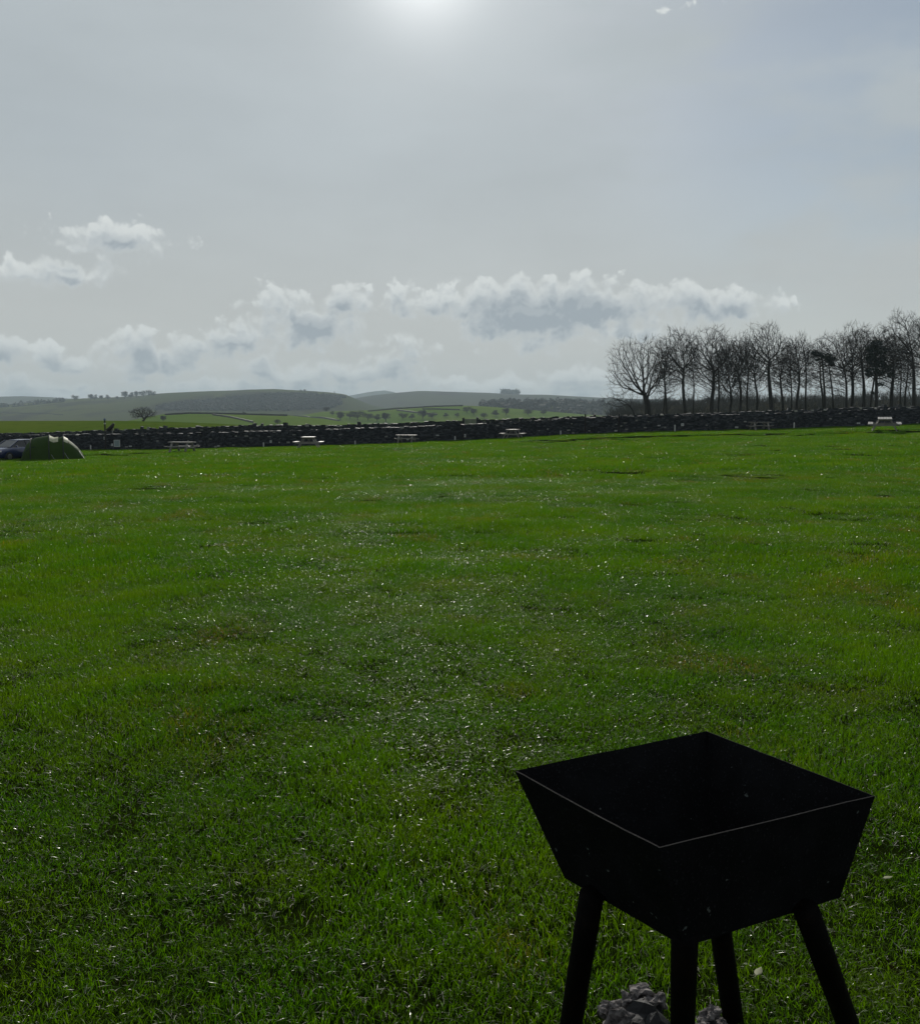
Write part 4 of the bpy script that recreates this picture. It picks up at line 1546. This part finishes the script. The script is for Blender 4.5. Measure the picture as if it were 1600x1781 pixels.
# ------------------------------------------------------------------ car
def car():
    Y = 54.0
    base = stand(24, Y)
    base[2] = float(z_camp(base[0], Y)) - 0.05
    # local: +x forward (nose). nose points left and towards the camera
    root = empty('parked_car', base, 'dark blue hatchback parked at the left edge, half hidden by the tent', 'car', rz=R(250))
    root.scale = (0.86, 0.86, 0.84)
    m_paint, n, out = new_mat('navy_paint')
    p = principled(n, out, (0.010, 0.022, 0.095), 0.2, 0.5)
    p.inputs['Coat Weight'].default_value = 0.6
    m_glass, n, out = new_mat('car_glass')
    principled(n, out, (0.012, 0.014, 0.016), 0.06, 0.6)
    m_tyre = mat_simple('tyre_rubber', (0.010, 0.010, 0.010), (0.016, 0.016, 0.016), 20, 0.85)
    m_rim = mat_simple('alloy_rim', (0.28, 0.28, 0.29), (0.36, 0.36, 0.37), 20, 0.35, metal=0.8)
    m_lamp, n, out = new_mat('lamp_lens')
    principled(n, out, (0.55, 0.57, 0.60), 0.12, 0.6)
    m_trim = mat_simple('black_trim', (0.008, 0.008, 0.009), (0.014, 0.014, 0.015), 20, 0.6)
    # lower body loft: stations (x, half width, z_low, z_shoulder)
    st = [(2.02, 0.50, 0.34, 0.56), (1.96, 0.66, 0.24, 0.66), (1.80, 0.78, 0.20, 0.74), (1.45, 0.85, 0.18, 0.83), (0.95, 0.875, 0.17, 0.92), (0.3, 0.885, 0.17, 0.96),
          (-0.6, 0.885, 0.17, 0.98), (-1.3, 0.87, 0.18, 1.0), (-1.75, 0.83, 0.22, 0.99), (-1.92, 0.74, 0.34, 0.92)]
    mb = MB()
    rings = []
    for (x, w, zl, zs) in st:
        h = zs - zl
        half = [(0, zl), (w * .82, zl), (w * .97, zl + h * .22), (w, zl + h * .5), (w * .97, zl + h * .82), (w * .88, zs - .01), (w * .5, zs + .03), (0, zs + .045)]
        rr = [(x, y, z) for y, z in half] + [(x, -y, z) for y, z in half[-2:0:-1]]
        rings.append(rr)
    m_ = len(rings[0])
    vs = [p for r_ in rings for p in r_]
    fs = [(r_ * m_ + c, r_ * m_ + (c + 1) % m_, (r_ + 1) * m_ + (c + 1) % m_, (r_ + 1) * m_ + c) for r_ in range(len(rings) - 1) for c in range(m_)]
    fs += [tuple(range(m_))[::-1], tuple((len(rings) - 1) * m_ + c for c in range(m_))]
    mb.add(vs, fs)
    mb.build('body', m_paint, root, smooth=True)
    # cabin: glasshouse and roof
    gh = MB()
    lo = [(0.98, 0.70, 0.93), (-1.82, 0.70, 1.0)]
    P = [(1.02, .66, .93), (1.02, -.66, .93), (-1.80, -.70, .97), (-1.80, .70, .97), (0.18, .56, 1.40), (0.18, -.56, 1.40), (-1.45, -.56, 1.40), (-1.45, .56, 1.40),
         (-.3, .80, .96), (-.3, -.80, .96), (-.3, .60, 1.425), (-.3, -.60, 1.425)]
    gh.add(P, [(0, 1, 5, 4), (2, 3, 7, 6), (0, 4, 10, 8), (8, 10, 7, 3), (1, 9, 11, 5), (9, 2, 6, 11)])
    gh.build('window_glass', m_glass, root)
    rf = MB()
    rows = [(0.20, .565, 1.405), (-0.1, .60, 1.45), (-0.6, .615, 1.475), (-1.1, .60, 1.465), (-1.5, .575, 1.42)]
    rv = []
    for x, w, z in rows:
        for k in range(7):
            t = k / 6 * 2 - 1
            rv.append((x, w * t, z - 0.045 * t * t))
    rf.add(rv, [(r_ * 7 + c, r_ * 7 + c + 1, (r_ + 1) * 7 + c + 1, (r_ + 1) * 7 + c) for r_ in range(4) for c in range(6)])
    o = rf.build('roof', m_paint, root, smooth=True)
    so = o.modifiers.new('solid', 'SOLIDIFY')
    so.thickness = 0.03
    for s in (-1, 1):
        pl = MB()
        pl.bar((1.03, s * .67, .93), (0.19, s * .575, 1.41), 0.05, 0.05)
        pl.build('front_pillar', m_paint, root)
        MB().bar((-.32, s * .81, .955), (-.32, s * .612, 1.42), 0.09, 0.03, up=(0, s, 0)).build('door_pillar', m_trim, root)
        MB().bar((-1.40, s * .765, .97), (-1.30, s * .60, 1.42), 0.16, 0.04, up=(0, s, 0)).build('rear_pillar', m_paint, root)
        hl = MB().lump((1.84, s * 0.60, 0.66), (0.14, 0.17, 0.085), 1.0, 2, 0.1)
        hl.build('headlight', m_lamp, root, smooth=True)
        MB().lump((0.75, s * 0.98, 1.0), (0.07, 0.11, 0.075), 2.0, 2, 0.1).build('wing_mirror', m_paint, root, smooth=True)
        for wx in (1.28, -1.22):
            wv = bpy.data.objects.new('wheel', None)
            COL.objects.link(wv)
            wv.parent = root
            wv.location = (wx, s * 0.80, 0.31)
            MB().tube([(0, -.10, 0), (0, -.085, 0), (0, .085, 0), (0, .10, 0)], [0.27, 0.31, 0.31, 0.27], 22).build('tyre', m_tyre, wv, smooth=False)
            MB().tube([(0, s * .098, 0), (0, s * .112, 0)], [0.20, 0.17], 14).build('rim', m_rim, wv)
    MB().box((2.005, 0, 0.42), (0.03, 0.80, 0.13)).build('lower_grille', m_trim, root, bevel=.01)
    MB().box((2.025, 0, 0.50), (0.02, 0.50, 0.10)).build('registration_plate', M_WHITE, root)
    MB().box((1.0, 0, 0.955), (0.05, 1.2, 0.02)).build('scuttle', m_trim, root)


car()


# ------------------------------------------------------------------ fire pit
def brazier():
    ZR, ZB = 0.745, 0.50
    rimp = [at_z(895, 1341, ZR), at_z(1147, 1475, ZR), at_z(1522, 1385, ZR), at_z(1229, 1272, ZR)]     # left, near, right, far
    bl, bn, br = at_z(982, 1528, ZB), at_z(1190, 1648, ZB), at_z(1461, 1562, ZB)
    bf = bl + br - bn
    c = (rimp[0] + rimp[2]) / 2
    gz = float(z_camp(c[0], c[1]))
    origin = np.array([c[0], c[1], gz])
    root = empty('fire_pit', origin, 'black square steel fire pit on four splayed legs in the foreground', 'fire pit')
    rim = [Vector(p - origin) for p in rimp]
    bot = [Vector(p - origin) for p in (bl, bn, br, bf)]
    cen = sum(rim, Vector()) / 4
    T = 0.0035
    for i in range(4):
        a, b = rim[i], rim[(i + 1) % 4]
        d, e = bot[i], bot[(i + 1) % 4]
        nrm = (b - a).cross(d - a).normalized()
        if nrm.dot(cen - (a + b) / 2) < 0:
            nrm = -nrm
        NU, NV = 14, 8
        mb = MB()
        layers = []
        for lay in (0, 1):
            vs = []
            for v in range(NV + 1):
                for u in range(NU + 1):
                    tu, tv = u / NU, v / NV
                    p = (a * (1 - tu) + b * tu) * (1 - tv) + (d * (1 - tu) + e * tu) * tv
                    dent = 0.0025 * mnoise.noise(p * 5 + Vector((i * 7, 0, 0)))
                    edge = 0.0
                    if tv == 0:
                        edge = 0.0012 * mnoise.noise(p * 45)
                        if i == 0:
                            edge -= 0.006 * math.sin(math.pi * tu) * tu
                    if 0 < tu < 1:
                        p = p + nrm * (dent * math.sin(math.pi * tu))
                    inset = nrm * (T * lay)
                    # mitre: pull the inner sheet in at the corners so plates butt
                    if lay == 1:
                        p = p + (b - a).normalized() * (T * (0.5 - tu) * 2)
                    vs.append(p + inset + Vector((0, 0, edge)))
            layers.append(vs)
        W_ = NU + 1
        fs = []
        for v in range(NV):
            for u in range(NU):
                k = v * W_ + u
                fs.append((k, k + 1, k + W_ + 1, k + W_))
                fs.append(tuple(q + len(layers[0]) for q in (k, k + W_, k + W_ + 1, k + 1)))
        off = len(layers[0])
        for u in range(NU):
            fs.append((u, u + off, u + 1 + off, u + 1))
            k = NV * W_ + u
            fs.append((k, k + 1, k + 1 + off, k + off))
        for v in range(NV):
            k = v * W_
            fs.append((k, k + W_, k + W_ + off, k + off))
            k = v * W_ + NU
            fs.append((k, k + off, k + W_ + off, k + W_))
        mb.add(layers[0] + layers[1], fs)
        mb.build('side_plate', M_STEEL, root)
    # floor plate
    ctr = sum(bot, Vector()) / 4
    inn = [ctr + (p - ctr) * 0.985 for p in bot]
    fl = MB()
    up_ = Vector((0, 0, 0.012))
    lo_ = Vector((0, 0, 0.004))
    fl.add([p + lo_ for p in inn] + [p + up_ for p in inn], [(0, 1, 2, 3), (7, 6, 5, 4), (0, 4, 5, 1), (1, 5, 6, 2), (2, 6, 7, 3), (3, 7, 4, 0)])
    fl.build('floor_plate', M_STEEL, root)
    # legs: round steel posts, welded under the corners, splayed outwards
    tops = [at_z(1019, 1556, ZB + .02), at_z(1187, 1634, ZB + .03), at_z(1412, 1585, ZB + .02), at_z(1253, 1615, ZB - 0.02)]
    for i, (tp, outp) in enumerate(zip(tops, ((993, 1781), (1187, 1781), (1474, 1781), (1276, 1781)))):
        tpv = Vector(tp - origin)
        inward = (ctr - tpv)
        inward.z = 0
        if i < 3:
            tpv = tpv + inward * (0.12 if i == 1 else 0.05)
        else:
            tpv = Vector(bot[3]) + (ctr - Vector(bot[3])) * 0.22
        zc = 0.12
        mid = Vector(at_z(outp[0], outp[1], gz + (0.115 if i in (0, 2) else (0.22 if i == 1 else 0.0))) - origin)
        d = mid - tpv
        endp = tpv + d * ((tpv.z + 0.06) / -d.z)
        st = tpv - d.normalized() * -0.005
        st.z = min(st.z, bot[i].z - 0.002 + 0.02)
        MB().tube([st, st + (endp - st) * .33, st + (endp - st) * .66, endp], [0.0285, 0.0285, 0.028, 0.0275], 20).build('leg', M_RUST, root, smooth=True)
    # ash flecks lying on the floor plate
    fk = MB()
    rnd = np.random.default_rng(4)
    for k in range(60):
        a, b = rnd.random(2)
        p = (inn[0] * (1 - a) + inn[1] * a) * (1 - b) + (inn[3] * (1 - a) + inn[2] * a) * b + Vector((0, 0, 0.014))
        r_ = rnd.uniform(0.002, 0.006)
        fk.lump(p, (r_, r_ * rnd.uniform(.5, 1), r_ * .4), k, 1, .4)
    tag(fk.build('ash_fleck', mat_simple('ash_grey', (0.10, 0.10, 0.10), (0.18, 0.18, 0.175), 50, .9), root), kind='stuff')
    return origin


brz = brazier()


# burnt-out ash and charcoal heap under it
def ash_heap():
    gz = float(z_camp(brz[0], brz[1]))
    p = at_z(1115, 1800, gz + 0.03)
    p[2] = float(z_camp(p[0], p[1]))
    root = empty('ash_heap', p, 'heap of pale ash crust and black charcoal in the grass under the fire pit', 'ash heap')
    m_ash, n, out = new_mat('pale_ash')
    tcn = n.node('ShaderNodeTexCoord')
    f = n.noise(tcn.outputs['Object'], 45.0, 7, 0.7)
    c = n.mix(n.smooth(f, 0.35, 0.65), (0.07, 0.065, 0.065), (0.30, 0.275, 0.27))
    principled(n, out, c, 0.95, 0.1, bump=f, bump_d=0.012, bump_s=0.9)
    m_char = mat_simple('charcoal', (0.008, 0.008, 0.009), (0.020, 0.020, 0.022), 60, 0.7, bump=0.01)
    rnd = np.random.default_rng(9)
    spots = [(1063, 1752, 20), (1090, 1740, 18), (1115, 1722, 20), (1128, 1742, 18), (1148, 1738, 14), (1080, 1772, 24), (1150, 1790, 12), (1228, 1765, 13), (1242, 1757, 12), (1222, 1780, 14), (1256, 1775, 10), (1060, 1795, 20)]
    for k, (px, py, r_) in enumerate(spots):
        q = at_z(px, py + 6, gz + 0.075) - p
        s = r_ / 1600 * 2.0
        MB().lump(q, (s * rnd.uniform(.9, 1.2), s * rnd.uniform(.8, 1.1), s * rnd.uniform(.7, 1.1)), k * 1.7, 3, 0.9, .5).build('ash_crust', m_ash, root)
    for k, (px, py, r_) in enumerate([(1105, 1750, 22), (1120, 1768, 30), (1142, 1782, 26), (1138, 1754, 16), (1240, 1784, 18), (1105, 1784, 24)]):
        q = at_z(px, py + 6, gz + 0.055) - p
        s = r_ / 1600 * 2.5
        MB().lump(q, (s, s * .9, s * .85), 40 + k * 2.3, 2, 0.6).build('charcoal_lump', m_char, root)


ash_heap()


def dead_leaf(px, py, L, rz, label):
    p = at_z(px, py, 0.07)
    p[2] = float(z_camp(p[0], p[1])) + 0.055
    root = empty('dead_leaf', p, label, 'leaf', rz=rz)
    ml = mat_simple('pale_leaf', (0.17, 0.18, 0.10), (0.26, 0.26, 0.17), 30, 0.7, 0.2)
    vs, fs = [], []
    nL = 8
    for i in range(nL + 1):
        t = i / nL
        w = L * 0.20 * math.sin(math.pi * t ** 0.8) + 0.0006
        cz = 0.25 * L * (t - .5) ** 2
        vs += [((t - .5) * L, -w, cz + w * .35), ((t - .5) * L, 0, cz), ((t - .5) * L, w, cz + w * .35)]
    for i in range(nL):
        for k in range(2):
            a = i * 3 + k
            fs.append((a, a + 1, a + 4, a + 3))
    o = MB().add(vs, fs).build('blade', ml, root, smooth=True)
    o.modifiers.new('s', 'SOLIDIFY').thickness = 0.0008
    MB().tube([(-.5 * L, 0, .06 * L), (-.72 * L, .01 * L, .10 * L)], [0.0012, 0.0008], 5).build('stalk', ml, root)


dead_leaf(1320, 1672, 0.050, R(55), 'pale curled leaf on the grass between the legs at the right')
dead_leaf(1545, 1517, 0.040, R(20), 'small pale leaf on the grass right of the fire pit')
dead_leaf(1226, 1056, 0.075, R(80), 'pale leaf fleck in mid field above the fire pit')


# ------------------------------------------------------------------ grass
def blade_patch(name, size, count, h, w, seed, straw_glint=0.035):
    r = np.random.default_rng(seed)
    n = count
    bx, by = r.uniform(-size / 2, size / 2, n), r.uniform(-size / 2, size / 2, n)
    # clump blades together
    cxs, cys = r.uniform(-size / 2, size / 2, max(4, n // 14)), r.uniform(-size / 2, size / 2, max(4, n // 14))
    ci = r.integers(0, len(cxs), n)
    pull = r.uniform(0.1, 0.95, n)
    bx, by = bx * (1 - pull) + cxs[ci] * pull, by * (1 - pull) + cys[ci] * pull
    H = h * r.uniform(0.45, 1.25, n)
    ang = r.uniform(0, 2 * math.pi, n)
    lean = np.abs(r.normal(0.55, 0.40, n))
    la = r.uniform(0, 2 * math.pi, n)
    flat = r.random(n) < 0.05
    lean[flat] = r.uniform(1.4, 2.4, flat.sum())
    wd = w * r.uniform(0.6, 1.3, n)
    tint = r.random(n) * 0.94
    st = r.random(n) < straw_glint  # pale straw blades, part of them there as glints put into colour
    tint[st] = 1.0
    H[st] *= 0.6
    lean[st] *= 1.5
    ca, sa = np.cos(ang), np.sin(ang)
    lx, ly = np.cos(la), np.sin(la)
    V = np.zeros((n, 7, 3))
    droop = np.where(r.random(n) < 0.45, r.uniform(0.25, 0.75, n), 0.05)
    for k, (t, ww) in enumerate(((0.0, 0.8), (0.0, -0.8), (0.42, 1.0), (0.42, -1.0), (0.76, 0.85), (0.76, -0.85), (1.0, 0.0))):
        bend = H * (lean * (t ** 1.7) * 0.8 + droop * 0.5 * t ** 3)
        z = H * t * np.sqrt(np.maximum(0.06, 1 - np.minimum(0.94, (lean * 0.42) ** 2 * t))) - H * droop * 0.55 * t ** 4
        V[:, k, 0] = bx + lx * bend + ca * wd * ww * 0.5
        V[:, k, 1] = by + ly * bend + sa * wd * ww * 0.5
        V[:, k, 2] = np.maximum(z, 0.002) - 0.003
    base = np.arange(n)[:, None] * 7
    faces = (base + np.array([0, 1, 3, 2])).tolist() + (base + np.array([2, 3, 5, 4])).tolist() + (base + np.array([4, 5, 6])).tolist()
    me = bpy.data.meshes.new(name)
    me.from_pydata(V.reshape(-1, 3).tolist(), [], faces)
    me.materials.append(M_BLADE)
    a = me.attributes.new('tint', 'FLOAT', 'POINT')
    a.data.foreach_set('value', np.repeat(tint, 7).astype(np.float32))
    me.polygons.foreach_set('use_smooth', np.ones(len(me.polygons), dtype=bool))
    me.update()
    return bpy.data.objects.new(name, me)


def patch_collection(name, specs):
    c = bpy.data.collections.new(name)
    for i, s in enumerate(specs):
        c.objects.link(blade_patch('grass_tuft', *s))
    return c


def scatter_points(ya, yb, density, spread, seed, margin):
    """points on the field, inside the wedge that could be seen, with margin"""
    r = np.random.default_rng(seed)
    q = 1.0 / math.sqrt(density)
    gx, gy = np.meshgrid(np.arange(-(spread * yb + margin), spread * yb + margin, q), np.arange(ya, yb, q))
    x = gx.ravel() + r.uniform(-.36, .36, gx.size) * q
    y = gy.ravel() + r.uniform(-.36, .36, gx.size) * q
    k = np.abs(x) < spread * y + margin
    x, y = x[k], y[k]
    return x, y


def grass_obj(name, label, ya, yb, density, coll, seed, smin, smax, margin=1.2, skip=None):
    x, y = scatter_points(ya, yb, density, 0.53, seed, margin)
    if skip is not None:
        k = ~skip(x, y)
        x, y = x[k], y[k]
    z = z_camp(x, y)
    nn = len(x)
    r = np.random.default_rng(seed + 1)
    me = bpy.data.meshes.new(name)
    me.vertices.add(nn)
    me.vertices.foreach_set('co', np.stack([x, y, z], -1).astype(np.float32).ravel())
    big = vnoise(x, y, 1.6, 31) * 0.5 + vnoise(x, y, 0.55, 32) * 0.7 + vnoise(x, y, 5.0, 33) * 0.5
    sc = np.clip(1.05 + big * 1.7, 0.66, 2.3) * r.uniform(smin, smax, nn)
    a = me.attributes.new('size', 'FLOAT', 'POINT')
    a.data.foreach_set('value', sc.astype(np.float32))
    a = me.attributes.new('turn', 'FLOAT', 'POINT')
    a.data.foreach_set('value', r.uniform(0, 6.283, nn).astype(np.float32))
    me.update()
    o = bpy.data.objects.new(name, me)
    COL.objects.link(o)
    g = bpy.data.node_groups.new(name + '_scatter', 'GeometryNodeTree')
    g.interface.new_socket('Geometry', in_out='INPUT', socket_type='NodeSocketGeometry')
    g.interface.new_socket('Geometry', in_out='OUTPUT', socket_type='NodeSocketGeometry')
    nd, lk = g.nodes, g.links
    gi, go = nd.new('NodeGroupInput'), nd.new('NodeGroupOutput')
    mp = nd.new('GeometryNodeMeshToPoints')
    ci = nd.new('GeometryNodeCollectionInfo')
    ci.inputs['Collection'].default_value = coll
    ci.inputs['Separate Children'].default_value = True
    ci.inputs['Reset Children'].default_value = True
    ip = nd.new('GeometryNodeInstanceOnPoints')
    ip.inputs['Pick Instance'].default_value = True
    sz = nd.new('GeometryNodeInputNamedAttribute')
    sz.data_type = 'FLOAT'
    sz.inputs['Name'].default_value = 'size'
    tn = nd.new('GeometryNodeInputNamedAttribute')
    tn.data_type = 'FLOAT'
    tn.inputs['Name'].default_value = 'turn'
    cx = nd.new('ShaderNodeCombineXYZ')
    lk.new(tn.outputs[0], cx.inputs[2])
    cs = nd.new('ShaderNodeCombineXYZ')
    cs.inputs[0].default_value = 1.0
    cs.inputs[1].default_value = 1.0
    lk.new(sz.outputs[0], cs.inputs[2])
    lk.new(gi.outputs[0], mp.inputs[0])
    lk.new(mp.outputs[0], ip.inputs['Points'])
    lk.new(ci.outputs[0], ip.inputs['Instance'])
    lk.new(cx.outputs[0], ip.inputs['Rotation'])
    lk.new(cs.outputs[0], ip.inputs['Scale'])
    lk.new(ip.outputs[0], go.inputs[0])
    md = o.modifiers.new('scatter', 'NODES')
    md.node_group = g
    return tag(o, label, 'grass', kind='stuff')


C_NEAR = patch_collection('near_tufts', [(0.36, 640, 0.044, 0.0025, s, 0.085) for s in range(5)])
C_MID = patch_collection('mid_tufts', [(0.80, 1250, 0.050, 0.0048, s, 0.07) for s in range(20, 24)])
C_FAR = patch_collection('far_tufts', [(1.6, 1000, 0.070, 0.014, s) for s in range(40, 44)])
brx, bry = brz[0], brz[1]
grass_obj('grass', 'short rough grass blades around the fire pit', 1.2, 9.0, 26, C_NEAR, 1, 0.8, 1.2)
grass_obj('grass', 'short green grass across the middle of the field', 8.8, 26.0, 5.0, C_MID, 2, 0.8, 1.2, margin=2.5)
grass_obj('grass', 'far green grass running up to the stone wall', 25.5, 69.4, 1.2, C_FAR, 3, 0.8, 1.2, margin=5)
